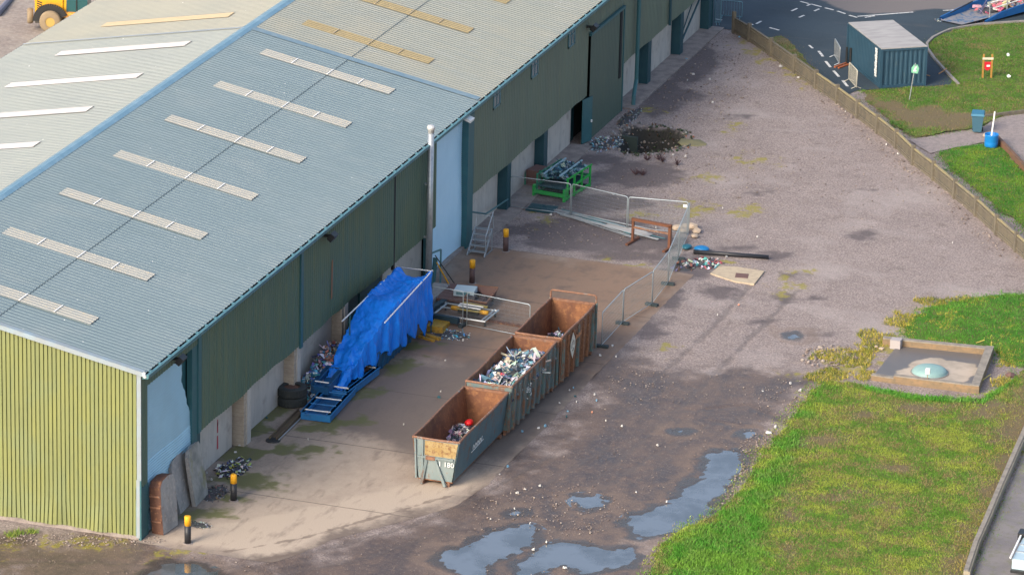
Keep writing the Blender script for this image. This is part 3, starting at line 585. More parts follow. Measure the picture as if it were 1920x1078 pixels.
# roller shutters
def shutter(outline, x, mat, slat=.11, zc=None, depth=.018):
    """outline: f(z)->(y0,y1)"""
    z = 0; vs = []; fs = []; zmax = outline['top']
    rows = []
    while z < zmax:
        for dz, dx in ((0, 0), (slat*.5, depth), (slat, 0)):
            rows.append((min(z+dz, zmax), dx if (zc is None or z < zc) else dx*.25))
        z += slat
    for zz, dx in rows:
        y0, y1 = outline['f'](zz); N = 8
        for j in range(N+1): yy = y0+(y1-y0)*j/N; vs.append((x+dx+.04*math.sin(yy*1.1+zz*.7), yy, zz))
    n = 9
    fs = [(i*n+j, i*n+j+1, (i+1)*n+j+1, (i+1)*n+j) for i in range(len(rows)-1) for j in range(n-1)]
    return MB().add(vs, fs).build('roller_shutter', mat, wh)
def f1(z):
    r_ = 7.0 if z < 3.0 else (5.42+(6.95-5.42)*(6.0-z)/3.0 if z < 6.0 else 5.38)
    return (.86, r_+.05*math.sin(z*5)+.03*math.sin(z*13))
shutter({'top': 7.42, 'f': f1}, -.14, shut_m, .14, 3.4, .04)
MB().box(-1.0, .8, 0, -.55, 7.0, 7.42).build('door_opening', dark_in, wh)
MB().box(-.5, 5.5, .0, -.38, 6.4, 7.3).build('door_guide', teal, wh)
MB().box(-.25, .0, 0, .03, .86, 2.6).build('corner_post', teal, wh)
shutter({'top': 7.70, 'f': lambda z: (41.12 if z > 2.9 else 40.75, 46.3)}, -.3, shut_m2, .12)
MB().box(-.5, 40.6, 0, -.02, 40.75, 2.85).build('door_frame', teal, wh)
MB().box(-.6, 40.7, 0, -.05, 46.3, .12).build('door_step', apron_m, wh)
# windows under the eaves
for y, z in ((51.1, 7.52), (57.9, 7.45), (64.8, 7.45)):
    wf = MB().box(.03, y-.62, z-.62, .075, y+.62, z-.52).box(.03, y-.62, z+.52, .075, y+.62, z+.62).box(.03, y-.62, z-.62, .075, y-.5, z+.62).box(.03, y+.5, z-.62, .075, y+.62, z+.62).box(.03, y-.04, z-.52, .07, y+.04, z+.52).box(.03, y-.5, z+.05, .07, y+.5, z+.12).build('window', gutter_m, wh)
    MB().box(.0, y-.55, z-.55, .045, y+.55, z+.55).build('pane', glass_m, wf)
# floodlights
for y, z in ((67.8, 7.3), (23.8, 7.75), (3.7, 7.85)):
    f_ = MB().box(.03, y-.08, z-.1, .35, y+.08, z+.02).build('floodlight', black_m, wh)
    T = Matrix.Translation((.5, y, z-.05)) @ Euler((0, R(35), 0)).to_matrix().to_4x4()
    MB().box(-.14, -.28, -.2, .14, .28, .2, T).build('lamp_head', black_m, f_)
T = Matrix.Translation((.35, 45.2, 7.95)) @ Euler((0, R(20), 0)).to_matrix().to_4x4()
MB().box(-.3, -.3, -.08, .3, .3, .08, T).build('lamp_head', white_m, wh)
# gable
def gz(x): return ZE+SL*(-x) if x > XR else ZE+SL*(x-2*XR)
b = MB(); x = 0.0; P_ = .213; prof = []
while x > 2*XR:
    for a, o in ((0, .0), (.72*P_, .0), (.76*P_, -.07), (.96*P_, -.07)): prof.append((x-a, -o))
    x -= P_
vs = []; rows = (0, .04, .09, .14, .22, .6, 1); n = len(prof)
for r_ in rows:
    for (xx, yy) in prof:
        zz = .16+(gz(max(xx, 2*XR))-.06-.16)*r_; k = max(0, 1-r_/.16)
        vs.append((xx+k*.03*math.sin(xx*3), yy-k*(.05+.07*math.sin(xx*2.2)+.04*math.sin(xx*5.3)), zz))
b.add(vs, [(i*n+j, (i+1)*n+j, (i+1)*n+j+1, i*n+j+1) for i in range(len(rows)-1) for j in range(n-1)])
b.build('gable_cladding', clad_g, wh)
MB().box(2*XR, -.02, -.3, -.1, .3, .17).build('plinth', apron_m, wh)
MB().box(-.16, -.07, 3.0, .05, -.005, ZE-.05).box(-.2, -.06, .1, -.02, -.004, 3.0).build('corner_flashing', verge_m, wh)
MB().box(-.05, -.05, 0, .05, .0, 3.0).build('corner_flashing', teal, wh)
# hidden sides
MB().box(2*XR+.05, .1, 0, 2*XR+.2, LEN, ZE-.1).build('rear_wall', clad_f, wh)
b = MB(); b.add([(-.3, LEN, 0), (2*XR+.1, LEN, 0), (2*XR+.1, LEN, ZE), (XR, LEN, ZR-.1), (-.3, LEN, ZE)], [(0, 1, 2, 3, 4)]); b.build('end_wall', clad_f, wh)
MB().box(-.15, LEN-.05, 0, .02, LEN, ZE-.1).build('end_post', teal_d, wh)
b = MB(); b.box(-.2, .1, 2.9, -.16, 6.9, ZE-.15) ; 
MB().box(-1.0, .1, 0, -.9, LEN-.1, ZE-.2).build('inner_wall', dark_in, wh)
# roof: ribbed sheets following the slope
def roof(x0, x1, y0, y1, mat, name='roof_sheet', dz=0., p=.3333, d=.024, parent=None, ph=0.):
    pts = profile(y0, y1, p, d, 0, .5); n = len(pts); vs = []
    for xx in (x0, x1):
        for (o, yy) in pts: vs.append((xx, yy, gz(min(xx, 0)) - (SL*xx if xx > 0 else 0)+o+dz))
    return MB().add(vs, [(j, j+1, n+j+1, n+j)[::(-1 if x0 > x1 else 1)] for j in range(n-1)]).build(name, mat, parent or wh)
roof(-7.62, .27, -.1, 47.5, roof_lo, dz=0); roof(XR, -7.52, -.1, 47.5, roof_lo, dz=.022)
roof(-7.62, .27, 47.5, LEN+.1, roof_up, dz=0); roof(XR, -7.52, 47.5, LEN+.1, roof_up, dz=.022)
roof(2*XR-.25, XR, -.1, 47.5, roof_w, dz=.0); roof(2*XR-.25, XR, 47.5, LEN+.1, roof_w2, dz=.0)
b = MB()   # sheet laps
for (a, c) in ((-.1, 47.4), (47.6, LEN)): b.bar((-7.5, a, gz(-7.5)+.03), (-7.5, c, gz(-7.5)+.03), .022, .012)
b.build('sheet_lap', lap_m, wh)
MB().add([(XR-.0, 47.25, ZR+.06), (.18, 47.25, ZE+.045-SL*.18), (.18, 47.85, ZE+.045-SL*.18), (XR, 47.85, ZR+.06)], [(0, 1, 2, 3)]).build('roof_flashing', M('flashing_blue', (.15, .23, .28), .4, layers=[dict(s=2, lo=.4, hi=.65, c=(.2, .27, .3))]), wh)
MB().add([(XR, 47.35, ZR+.06), (2*XR-.2, 47.35, ZE+.06), (2*XR-.2, 47.55, ZE+.06), (XR, 47.55, ZR+.06)], [(0, 3, 2, 1)]).build('roof_flashing', M('flashing_grey', (.38, .42, .45), .5), wh)
b = MB(); y = -.15; i = 0
while y < LEN:
    y2 = min(y+2.4, LEN+.1); e = .004*(i % 2); i += 1
    b.add([(XR+.34, y, ZR-.02+e), (XR+.1, y, ZR+.075+e), (XR-.1, y, ZR+.075+e), (XR-.34, y, ZR-.02+e), (XR+.34, y2, ZR-.02+e), (XR+.1, y2, ZR+.075+e), (XR-.1, y2, ZR+.075+e), (XR-.34, y2, ZR-.02+e)], [(0, 4, 5, 1), (1, 5, 6, 2), (2, 6, 7, 3)]); y += 2.4
b.build('ridge_cap', flash_m, wh)
# verge flashing on the gable
b = MB()
b.add([(.2, -.16, ZE+.055-SL*.2), (.2, .16, ZE+.055-SL*.2), (XR, .16, ZR+.09), (XR, -.16, ZR+.09), (.2, -.16, ZE-.2), (XR, -.16, ZR-.16)], [(0, 1, 2, 3), (0, 3, 5, 4)])
b.add([(2*XR-.2, -.16, ZE+.055), (2*XR-.2, .16, ZE+.055), (XR, .16, ZR+.09), (XR, -.16, ZR+.09), (2*XR-.2, -.16, ZE-.2), (XR, -.16, ZR-.16)], [(3, 2, 1, 0), (4, 5, 3, 0)])
b.build('verge_flashing', verge_m, wh)
# roof lights
for k in range(14):
    yc = 3.6+BAY*k if k < 7 else 3.25+BAY*k
    m_ = rl_m if k < 7 else rl_y
    r_ = roof(-11.5, -3.85, yc-.56, yc+.56, m_, 'roof_light', dz=.05, p=.28, d=.02)
    b = MB()
    for xx in (-9.6, -7.5, -5.7): b.bar((xx, yc-.5, gz(xx)+.085), (xx, yc+.5, gz(xx)+.085), .06, .02)
    b.build('cover_strip', white_m if k < 7 else rl_yw, r_)
    r2 = roof(2*XR+3.3, 2*XR+11.2, yc-.56, yc+.56, rl_w if k < 7 else rl_yw, 'roof_light', dz=.05, p=.25, d=.03)
# gutter along the eaves
b = MB()
b.add([(.16, -.15, ZE-.1), (.18, -.15, ZE-.26), (.36, -.15, ZE-.26), (.37, -.15, ZE-.06), (.16, LEN+.1, ZE-.1), (.18, LEN+.1, ZE-.26), (.36, LEN+.1, ZE-.26), (.37, LEN+.1, ZE-.06), (.50, -.15, ZE-.07), (.50, LEN+.1, ZE-.07), (.46, -.15, ZE-.27), (.46, LEN+.1, ZE-.27), (.14, -.15, ZE-.3), (.14, LEN+.1, ZE-.3)],
      [(3, 7, 9, 8), (8, 9, 11, 10), (10, 11, 13, 12), (2, 6, 7, 3), (8, 10, 12, 3)])
y = .4
while y < LEN: b.box(.2, y-.1, ZE-.085, .43, y+.1, ZE-.05); y += 1.14
g_ = b.build('gutter', gutter_m, wh)
MB().box(.05, -.15, ZE-.16, .37, LEN+.1, ZE-.12).build('gutter_bed', dark_in, g_)

b = MB(); y = 1
while y < LEN: b.box(2*XR-.34, y-.75, ZE-.16, 2*XR-.2, y+.75, ZE-.08); y += 2.2
b.build('rear_gutter', lap_m, wh)
MB().tube([(.3, -.12, ZE-.2), (.25, -.2, ZE+.0)], .09, 8).build('gutter_end', white_m, g_)
# flue
fp = (.48, 38.75); hf = 9.55
f_ = MB().tube([(0, 0, 0), (0, 0, hf-.5)], .17, 14).build('flue', galv, wh, True, loc=(fp[0], fp[1], 0))
MB().lathe([(.17, 0), (.18, .22), (.225, .26), (.225, .36), (.17, .46), (.05, .47)], n=14).build('flue_cowl', M('bright_metal', (.55, .55, .54), .35, .3), f_, True, loc=(0, 0, hf-.62))
MB().box(-.3, -.05, 3.0, .0, .05, 3.1).box(-.3, -.05, 6.0, 0, .05, 6.1).build('flue_bracket', galv, f_)
# rust streak and dents on the second bay
MB().add([(.036, 24.9, 3.9), (.036, 25.1, 3.9), (.036, 25.15, 6.0), (.036, 24.95, 6.0)], [(0, 1, 2, 3)]).build('rust_streak', M('rust_streak', (.24, .12, .06), .8), wh)
# =====================================================================
#  THINGS IN THE YARD
# =====================================================================
junk_m = M('mixed_scrap', attrcol='Col', rough=.6)
rust_in = M('rusty_interior', (.22, .095, .045), .8, layers=[dict(s=1.2, sv=(1, 1, .6), lo=.4, hi=.65, c=(.12, .05, .03), f=.9, d=8), dict(s=4, off=3, lo=.5, hi=.7, c=(.36, .17, .07), f=.6), dict(s=11, lo=.55, hi=.7, c=(.08, .035, .025), f=.6)], bump=[dict(s=14, st=.2, dist=.02)])
rust_rim = M('rusty_rim', (.25, .125, .075), .75, layers=[dict(s=5, lo=.4, hi=.65, c=(.13, .065, .045), f=.8), dict(s=3, off=5, lo=.58, hi=.7, c=(.2, .24, .24), f=.8)])
def paint_rust(name, base, rust=.5, alt=None):
    return M(name, base, .6, layers=[dict(s=1.5, lo=.4, hi=.66, c=alt or tuple(c*.75 for c in base), f=.8, d=7), dict(s=2.2, sv=(1, 1, .45), off=6, lo=rust, hi=rust+.1, c=(.17, .075, .04), f=.9, d=9, ro=.7), dict(s=9, off=2, lo=rust+.05, hi=rust+.16, c=(.28, .14, .07), f=.8, d=6)], bump=[dict(s=12, st=.15, dist=.01)])
bin_teal = paint_rust('teal_bin_paint', (.085, .15, .175), .54, (.07, .12, .14))
bin_grey = paint_rust('grey_bin_paint', (.19, .235, .24), .56, (.14, .19, .20))
bin_green = paint_rust('greyish_bin_paint', (.105, .155, .165), .50, (.14, .185, .18))
bin_rust = paint_rust('rusted_bin_paint', (.15, .068, .045), .42, (.20, .09, .05))
bin_post = paint_rust('bin_post_paint', (.10, .17, .17), .50)
whitep = M('white_marking', (.75, .76, .74), .7, layers=[dict(s=20, lo=.5, hi=.6, c=(.4, .43, .43), f=.6)])
def text_obj(s, size, mat, parent, loc, rot, name='lettering', ext=.004):
    c = bpy.data.curves.new(name, 'FONT'); c.body = s; c.size = size; c.extrude = ext
    o = bpy.data.objects.new(name, c); me = bpy.data.meshes.new_from_object(o); bpy.data.objects.remove(o)
    me.materials.clear(); me.materials.append(mat); o = bpy.data.objects.new(name, me); col.objects.link(o); o.parent = parent; o.location = loc; o.rotation_euler = rot; return o
def taper(b, x0, x1, y0, y1, z0, z1, ins, t=.06, sidesL=True):
    """one leaning side wall"""
def bin_(name, label, loc, W_, L_, H_, mat, frontmat, ribs, inset=.18, hook=True, rim_dip=None, kind=0):
    t = thing(name, label, 'skip', loc, 0, 'row of open hook-lift skips')
    bz = .28; xi = inset; dip = rim_dip or (lambda v: 0)
    N = 8; ys = [L_*i/N for i in range(N+1)]
    def side(sgn, mt, nm, off=0, th=.05):
        b = MB(); vs = []
        for i, y in enumerate(ys):
            zt_ = H_-dip(i/N)
            bulge = .03*math.sin(i/N*math.pi*2.3)
            for (k, o) in ((0, 0), (0, 1), (1, 0), (1, 1)):   # bottom/top, outer/inner
                xx = (xi if k == 0 else bulge)+(th if o else 0)
                xx = xx if sgn < 0 else W_-xx
                vs.append((xx, y, bz if k == 0 else zt_))
        fs = []
        for i in range(N):
            a = i*4; c = a+4
            for p, q in ((0, 2), (2, 3), (3, 1), (1, 0)): fs.append((a+p, a+q, c+q, c+p) if sgn > 0 else (a+p, c+p, c+q, a+q))
        fs += [(0, 1, 3, 2), (N*4, N*4+2, N*4+3, N*4+1)]
        b.add(vs, fs); return b.build(nm, mt, t)
    side(-1, rust_in, 'side_wall'); side(1, mat, 'side_wall')
    # inner lining of the lit side so the inside stays rusty
    b = MB(); b.add([(W_-xi-.056, .05, bz), (W_-xi-.056, L_-.05, bz), (W_-.09, L_-.05, H_-.02-dip(1)), (W_-.09, .05, H_-.02-dip(0))], [(0, 1, 2, 3)]); b.build('lining', rust_in, t)
    MB().box(xi+.02, .02, bz-.06, W_-xi-.02, L_-.02, bz+.02).build('floor', rust_in, t)
    # end walls
    def endw(y0, y1, mt, zt_):
        return MB().add([(xi, y0, bz), (W_-xi, y0, bz), (W_-.03, y0, zt_), (.03, y0, zt_), (xi, y1, bz), (W_-xi, y1, bz), (W_-.03, y1, zt_), (.03, y1, zt_)], [(0, 1, 2, 3), (7, 6, 5, 4), (2, 6, 7, 3), (0, 3, 7, 4), (1, 5, 6, 2), (0, 4, 5, 1)]).build('end_wall', mt, t)
    endw(.0, .05, frontmat, H_-dip(0)-.02); endw(L_-.05, L_, rust_in, H_-dip(1)-.02)
    if mat is not rust_in: MB().add([(xi+.05, .056, bz), (W_-xi-.05, .056, bz), (W_-.1, .056, H_-.04), (.1, .056, H_-.04)], [(0, 3, 2, 1)]).build('lining', rust_in, t)
    # rims
    for sgn in (-1, 1):
        pts = [((.02 if sgn < 0 else W_-.02)+(-sgn)*0*y+(.03*math.sin(i/N*math.pi*2.3)*(1 if sgn < 0 else -1)), y, H_-dip(i/N)) for i, y in enumerate(ys)]
        MB().tube(pts, .06, 8).build('rim', rust_rim, t)
    MB().tube([(.02, .02, H_-dip(0)), (W_/2, .02, H_-dip(0)-.03), (W_-.02, .02, H_-dip(0))], .06, 8).build('rim', rust_rim, t)
    MB().bar((-.02, L_, H_-.02), (W_+.02, L_, H_-.02), .12, .12).build('rear_beam', rust_rim, t)
    MB().bar((-.02, L_-.02, bz), (-.02, L_-.02, H_+.04), .11).bar((W_+.02, L_-.02, bz), (W_+.02, L_-.02, H_+.04), .11).build('corner_post', bin_post, t)
    # ribs on the sides
    for i in range(ribs):
        y = .35+(L_-.9)*i/max(1, ribs-1)
        MB().add([(W_-xi, y-.06, bz), (W_-xi, y+.06, bz), (W_-.02, y+.06, H_-.14), (W_-.02, y-.06, H_-.14), (W_-xi+.16, y-.05, bz), (W_-xi+.16, y+.05, bz), (W_+.09, y+.05, H_-.16), (W_+.09, y-.05, H_-.16)], [(4, 5, 6, 7), (0, 4, 7, 3), (1, 2, 6, 5), (3, 7, 6, 2), (0, 1, 5, 4)]).build('rib', mat if i % 3 else bin_post, t)
        MB().bar((xi-.02, y, bz), (-.06, y, H_-.16), .1, .1).build('rib', mat, t)
    # skids and rollers
    for x in (xi+.25, W_-xi-.25): MB().bar((x, .03, .14), (x, L_-.05, .14), .14, .26).build('skid', rust_rim, t)
    for x in (xi+.08, W_-xi-.08): MB().tube([(x-.12, L_-.35, .14), (x+.12, L_-.35, .14)], .13, 12).build('roller', rust_rim, t)
    return t
# front skip, grey, smooth sided, with the hook frame
B1 = bin_('open_skip', 'grey teal open skip with V-shaped hook frame and white number, nearest of the row', (9.25, 11.75, 0), 2.4, 7.5, 2.36, bin_teal, bin_grey, 0, .3, rim_dip=lambda v: .0)
b = MB(); b.bar((.75, -.02, 1.45), (.52, -.12, .05), .11, .13).build('hook_leg', bin_grey, B1)
MB().bar((1.15, -.02, 1.45), (1.75, -.12, .05), .11, .13).build('hook_leg', bin_grey, B1)
MB().bar((.28, -.05, 1.42), (2.12, -.05, 1.42), .08, .1).build('cross_bar', bin_grey, B1)
MB().bar((.72, -.07, 1.40), (1.2, -.07, 1.40), .1, .16).build('hook_bar', rust_rim, B1)
MB().bar((.24, -.05, .3), (.16, -.05, 2.3), .1, .08).bar((.55, -.04, .3), (.55, -.04, 2.3), .08, .07).build('corner_post', bin_grey, B1)
MB().add([(.64, -.008, 1.5), (2.2, -.008, 1.5), (2.33, -.008, 2.26), (.64, -.008, 2.26)], [(0, 1, 2, 3)]).build('rusted_panel', M('rusted_panel', (.30, .20, .075), .75, layers=[dict(s=2.5, lo=.42, hi=.62, c=(.36, .28, .14), f=.9, d=8), dict(s=5, off=4, lo=.5, hi=.64, c=(.17, .075, .035), f=.9, d=8), dict(s=12, lo=.55, hi=.68, c=(.10, .045, .03), f=.7)]), B1)
text_obj('1 180', .36, whitep, B1, (1.36, -.10, 1.07), (R(90), 0, 0))
sk = MB()
for i in range(9): sk.bar((2.405-.0, 2.2+i*.16, 1.35+(.08 if i % 2 else -.1)), (2.405, 2.34+i*.16, 1.35+(-.12 if i % 2 else .1)), .015, .035)
sk.bar((2.405, 2.0, 1.16), (2.405, 3.8, 1.22), .015, .03)
so_ = sk.build('faded_script', whitep, B1); so_.rotation_euler = (0, R(0), 0); so_.location = (-.06, 0, 0)
# middle skip
B2 = bin_('open_skip', 'greyish ribbed open skip heaped with mixed metal scrap, second of the row', (9.3, 19.4, 0), 2.45, 7.25, 2.62, bin_green, bin_green, 9, .12, rim_dip=lambda v: .06*math.sin(v*math.pi*1.0))
sk = MB(); random.seed(3)
for i in range(14):
    y = 2.4+random.uniform(-.35, .35); z = 1.55+random.uniform(-.32, .32); a = random.uniform(0, 3.14)
    sk.bar((2.56, y, z), (2.56, y+.2*math.cos(a), z+.2*math.sin(a)), .012, .04)
sk.build('sprayed_emblem', whitep, B2)
# rear skip
B3 = bin_('open_skip', 'rust brown ribbed open skip with a raised frame at the rear, farthest of the row', (9.4, 26.85, 0), 2.5, 5.85, 2.72, bin_rust, bin_rust, 7, .1)
MB().tube([(.0, 5.85, 2.7), (.0, 5.85, 3.12), (.08, 5.85, 3.18), (2.42, 5.85, 3.18), (2.5, 5.85, 3.12), (2.5, 5.85, 2.7)], .05, 8).build('raised_frame', rust_rim, B3)
cre = M('cream_plate', (.62, .58, .48), .6)
MB().add([(2.63, 1.15, 1.75), (2.63, 1.55, 1.15), (2.63, 1.95, 1.75), (2.63, 1.95, 2.1), (2.63, 1.55, 2.6), (2.63, 1.15, 2.1), ], [(0, 1, 2, 3, 4, 5)]).build('emblem_plate', cre, B3)
sk = MB()
for k in range(3):
    a = k*2.094
    for r_, w_ in ((.18, .05),):
        for j in range(4):
            t0 = a+j*.38; t1 = t0+.34
            sk.bar((2.64, 1.55+r_*math.cos(t0), 1.87+r_*1.5*math.sin(t0)), (2.64, 1.55+r_*math.cos(t1), 1.87+r_*1.5*math.sin(t1)), .012, w_)
sk.build('emblem', M('dark_marking', (.07, .06, .06), .7), B3)
ms = MB()
for i in range(7): ms.box(2.61, 2.15+i*.13, 2.0+.03*(i % 2), 2.63, 2.22+i*.13, 2.25-.05*(i % 3))
ms.build('faded_stencil', M('faded_stencil', (.42, .2, .1), .7), B3)
MB().bar((2.2, 7.2-1.3, .1), (2.2, 5.85, .1), .05).build('latch', rust_rim, B3)
# -------- heaps of scrap
PAL = [(.62, .62, .6), (.45, .47, .5), (.3, .33, .36), (.75, .74, .7), (.1, .13, .17), (.035, .05, .07), (.05, .16, .24), (.12, .32, .42), (.42, .33, .24), (.5, .42, .3), (.2, .12, .08), (.02, .02, .025), (.55, .58, .62), (.38, .08, .08), (.24, .26, .28)]
def heap(name, label, c, rx, ry, h, n, size=(.06, .2), pal=PAL, cat='scrap heap', base=0, flat=False, rz=0):
    b = MB(); cr, sr = math.cos(rz), math.sin(rz)
    K = 12; ring = []
    b.cur = (.06, .06, .065)
    vs = [(c[0], c[1], c[2]+h*.8)]
    for q in (.5, .97):
        for j in range(K):
            a = 2*math.pi*j/K; X_ = rx*q*math.cos(a)*random.uniform(.85, 1.05); Y_ = ry*q*math.sin(a)*random.uniform(.85, 1.05)
            vs.append((c[0]+X_*cr-Y_*sr, c[1]+X_*sr+Y_*cr, c[2]+(h*.6 if q < .9 else -.02)))
    b.add(vs, [(0, 1+j, 1+(j+1) % K) for j in range(K)]+[(1+j, 1+K+j, 1+K+(j+1) % K, 1+(j+1) % K) for j in range(K)])
    for i in range(n):
        a = random.uniform(0, 6.283); q = math.sqrt(random.random()); X_ = rx*q*math.cos(a); Y_ = ry*q*math.sin(a)
        if flat: X_ = random.uniform(-rx, rx); Y_ = random.uniform(-ry, ry); q = max(abs(X_/rx), abs(Y_/ry))**2*.8
        z = c[2]+h*(1-q**1.6)*random.uniform(.8, 1.08)
        s1, s2, s3 = random.uniform(*size), random.uniform(*size)*.7, random.uniform(*size)*random.choice([.15, .3, .7])
        if random.random() < .14: s1 *= 2.4; s2 *= .3
        T = Matrix.Translation((c[0]+X_*cr-Y_*sr, c[1]+X_*sr+Y_*cr, z)) @ Euler((random.uniform(-.9, .9), random.uniform(-.9, .9), random.uniform(0, 6.28))).to_matrix().to_4x4()
        b.cur = tuple(k*random.uniform(.75, 1.15) for k in random.choice(pal))
        if random.random() < .5:
            j = lambda: random.uniform(.7, 1.1)
            b.add([tuple(T @ Vector(p)) for p in [(-s1*j(), -s2*j(), 0), (s1*j(), -s2*j(), s3*.3), (s1*j(), s2*j(), 0), (-s1*j(), s2*j(), s3*j()), (0, 0, s3)]], [(0, 1, 4), (1, 2, 4), (2, 3, 4), (3, 0, 4), (3, 2, 1, 0)])
        else: b.box(-s1/2, -s2/2, -s3/2, s1/2, s2/2, s3/2, T)
    return tag(b.build(name, junk_m), label, cat, kind='stuff')
random.seed(11)
heap('scrap_heap', 'grey, white and blue mixed metal scrap filling the middle skip', (10.52, 22.95, 1.72), 1.12, 3.4, .42, 1000, (.10, .36), pal=[(.03, .04, .06), (.05, .07, .1)]+[(.6, .62, .62), (.42, .46, .5), (.28, .32, .36), (.74, .74, .72), (.1, .14, .19), (.035, .05, .08), (.05, .16, .24), (.14, .28, .36), (.36, .3, .24), (.55, .58, .6), (.02, .025, .03), (.46, .44, .4), (.3, .3, .33)], flat=True)
heap('scrap_heap', 'small heap of dark and pale scrap in the nearest skip', (*at(862, 806, .95)[:2], .55), .8, 1.5, .55, 380, (.07, .2), pal=PAL[:6]+[(.03, .03, .04), (.06, .06, .1), (.3, .2, .25)])
heap('scrap_heap', 'black and white scrap at the near end of the rusty skip', (*at(1044, 629, 1.3)[:2], .7), .75, 1.0, .75, 90, (.1, .3), pal=[(.7, .72, .72), (.02, .03, .04), (.03, .05, .07), (.6, .62, .63)])
def crumple(name, label, cat, c, r, colr, mat=None, jit=.2, rough=.5):
    b = MB(); b.blob(c, r, jit); o = b.build(name, mat or M(name+'_m', colr, rough)); return tag(o, label, cat)
def sub(o): 
    m = o.modifiers.new('sub', 'SUBSURF'); m.levels = 1; m.render_levels = 2; o.data.polygons.foreach_set('use_smooth', [True]*len(o.data.polygons)); return o
sub(crumple('red_plastic_sack', 'bright red plastic sack on the scrap in the nearest skip', 'sack', (*at(880, 792, 1.15)[:2], 1.15), (.30, .38, .2), (.62, .012, .015)))
sub(crumple('red_bucket_lid', 'small pinkish red lump amid scrap in the middle skip', 'scrap', (10.35, 22.1, 2.2), (.17, .2, .12), (.5, .06, .08)))
sub(crumple('cream_sack', 'cream coloured sack on the left of the middle skip', 'sack', (10.0, 24.2, 2.12), (.4, .42, .14), (.55, .54, .42)))
sub(crumple('yellow_foam_lump', 'pale yellow foam lump by the right rim of the middle skip', 'foam', (11.15, 21.8, 2.12), (.28, .3, .16), (.62, .52, .26)))
tag(MB().box(-.35, -.02, -.3, .35, .02, .3, Matrix.Translation((9.75, 21.0, 2.1)) @ Euler((.3, .5, .6)).to_matrix().to_4x4()).build('pale_blue_panel', M('pale_blue', (.16, .32, .42), .5)), 'pale blue panel leaning on the near left of the middle skip', 'panel')
# -------- bollards
yel = M('yellow_paint', (.72, .36, .012), .55, layers=[dict(s=6, lo=.52, hi=.7, c=(.5, .24, .03), f=.7)])
blk = M('black_paint', (.018, .02, .026), .5); brn = M('brown_paint', (.075, .045, .045), .7)
def bollard(p, bot, label, h=1.37, round_=True):
    t = thing('bollard', label, 'bollard', (p[0], p[1], 0), 0, 'yellow topped bollards by the shutters')
    MB().tube([(0, 0, 0), (0, 0, h*.66)], .155, 20).build('post', bot, t, True)
    pr = [(.158, h*.66), (.158, h*.93), (.14, h*.975), (.09, h), (.01, h+.01)] if round_ else [(.158, h*.66), (.158, h*.985), (.14, h), (.01, h)]
    MB().lathe(pr, n=20).build('yellow_band', yel, t, True)
    MB().lathe([(.24, 0), (.22, .03), (.1, .035)], n=16).build('footing', apron_m, t)
bollard(at(352, 1018), blk, 'black bollard with a yellow band, nearest the corner of the warehouse', round_=False)
bollard(at(438, 938), blk, 'black bollard with a rounded yellow top, beside the litter by the torn shutter')
bollard(at(885, 531), brn, 'brown bollard with a yellow band, in front of the pale blue shutter', 1.35, False)
bollard(at(948, 471), brn, 'brown bollard with a yellow band, standing right of the steel steps', 1.3, False)
# -------- three curved slabs leaning by the shutter
slab_m = M('slab_grey', (.31, .305, .295), .8, layers=[dict(s=1.5, sv=(1, 1, .6), lo=.4, hi=.65, c=(.21, .21, .21), f=.8, d=8), dict(s=5, off=4, lo=.5, hi=.7, c=(.42, .39, .35), f=.7), dict(s=2.5, off=8, lo=.6, hi=.7, c=(.2, .1, .05), f=.6)], bump=[dict(s=10, st=.3, dist=.02)])
slab_moss = M('slab_mossy', (.30, .30, .28), .85, layers=[dict(s=1.5, lo=.4, hi=.65, c=(.15, .16, .15), f=.8, d=8), dict(s=.9, off=3, lo=.5, hi=.66, c=(.2, .19, .05), f=.8, d=6)], bump=[dict(s=10, st=.3, dist=.02)])
slab_r = M('slab_rust', (.12, .055, .035), .85, layers=[dict(s=2, lo=.4, hi=.65, c=(.09, .045, .035), f=.8, d=8), dict(s=5, off=4, lo=.55, hi=.68, c=(.33, .16, .08), f=.7)], bump=[dict(s=5, st=.5, dist=.05)])
def leaner(x, y, w_, h, th, lean, yaw, label, fm, side, hollow=False):
    t = thing('leaning_slab', label, 'slab', (x, y, 0), yaw, 'slabs leaning against the torn shutter')
    out = [(0, 0), (w_, .02), (w_*1.03, h*.5), (w_*1.0, h*.86), (w_*.9, h*.96), (w_*.55, h*.99), (w_*.15, h*.95), (0, h*.86), (-.05, h*.45)]
    T = Euler((0, -lean, 0)).to_matrix().to_4x4()
    n = len(out)
    f = [T @ Vector((th*.5, p[0], p[1])) for p in out]; k = [T @ Vector((-th*.5, p[0]+.02, p[1]*.98)) for p in out]
    MB().add(f+k, [tuple(range(n))]+[]).build('face', fm, t)
    MB().add([p+Vector((-.006, 0, 0)) for p in f]+k, [tuple(range(2*n-1, n-1, -1))]+[(n+i, n+(i+1) % n, (i+1) % n, i) for i in range(n)]).build('edge', side, t)
    if hollow:
        for z in (.65, 1.35, 1.9): MB().box(-th*.5+.02, -.09, z-.035, th*.5-.05, -.04, z+.035, T).build('stiffener', rust_rim, t)
    return t
p = at(306, 1003); leaner(p[0]-.27, p[1], 1.4, 2.75, .62, R(4), R(-6), 'grey slab with a rust brown hollow edge, leftmost of the leaning slabs', slab_m, slab_r, True)
p = at(338, 966); leaner(p[0]-.1, p[1]+.1, 2.0, 2.7, .16, R(12), R(2), 'plain grey slab leaning between the rusty slab and the mossy slab', slab_m, slab_m)
p = at(366, 952); leaner(p[0]-.1, p[1]+.1, 1.7, 2.9, .2, R(9), R(2), 'grey slab with a mossy yellow top, rightmost of the leaning slabs', slab_moss, slab_m)
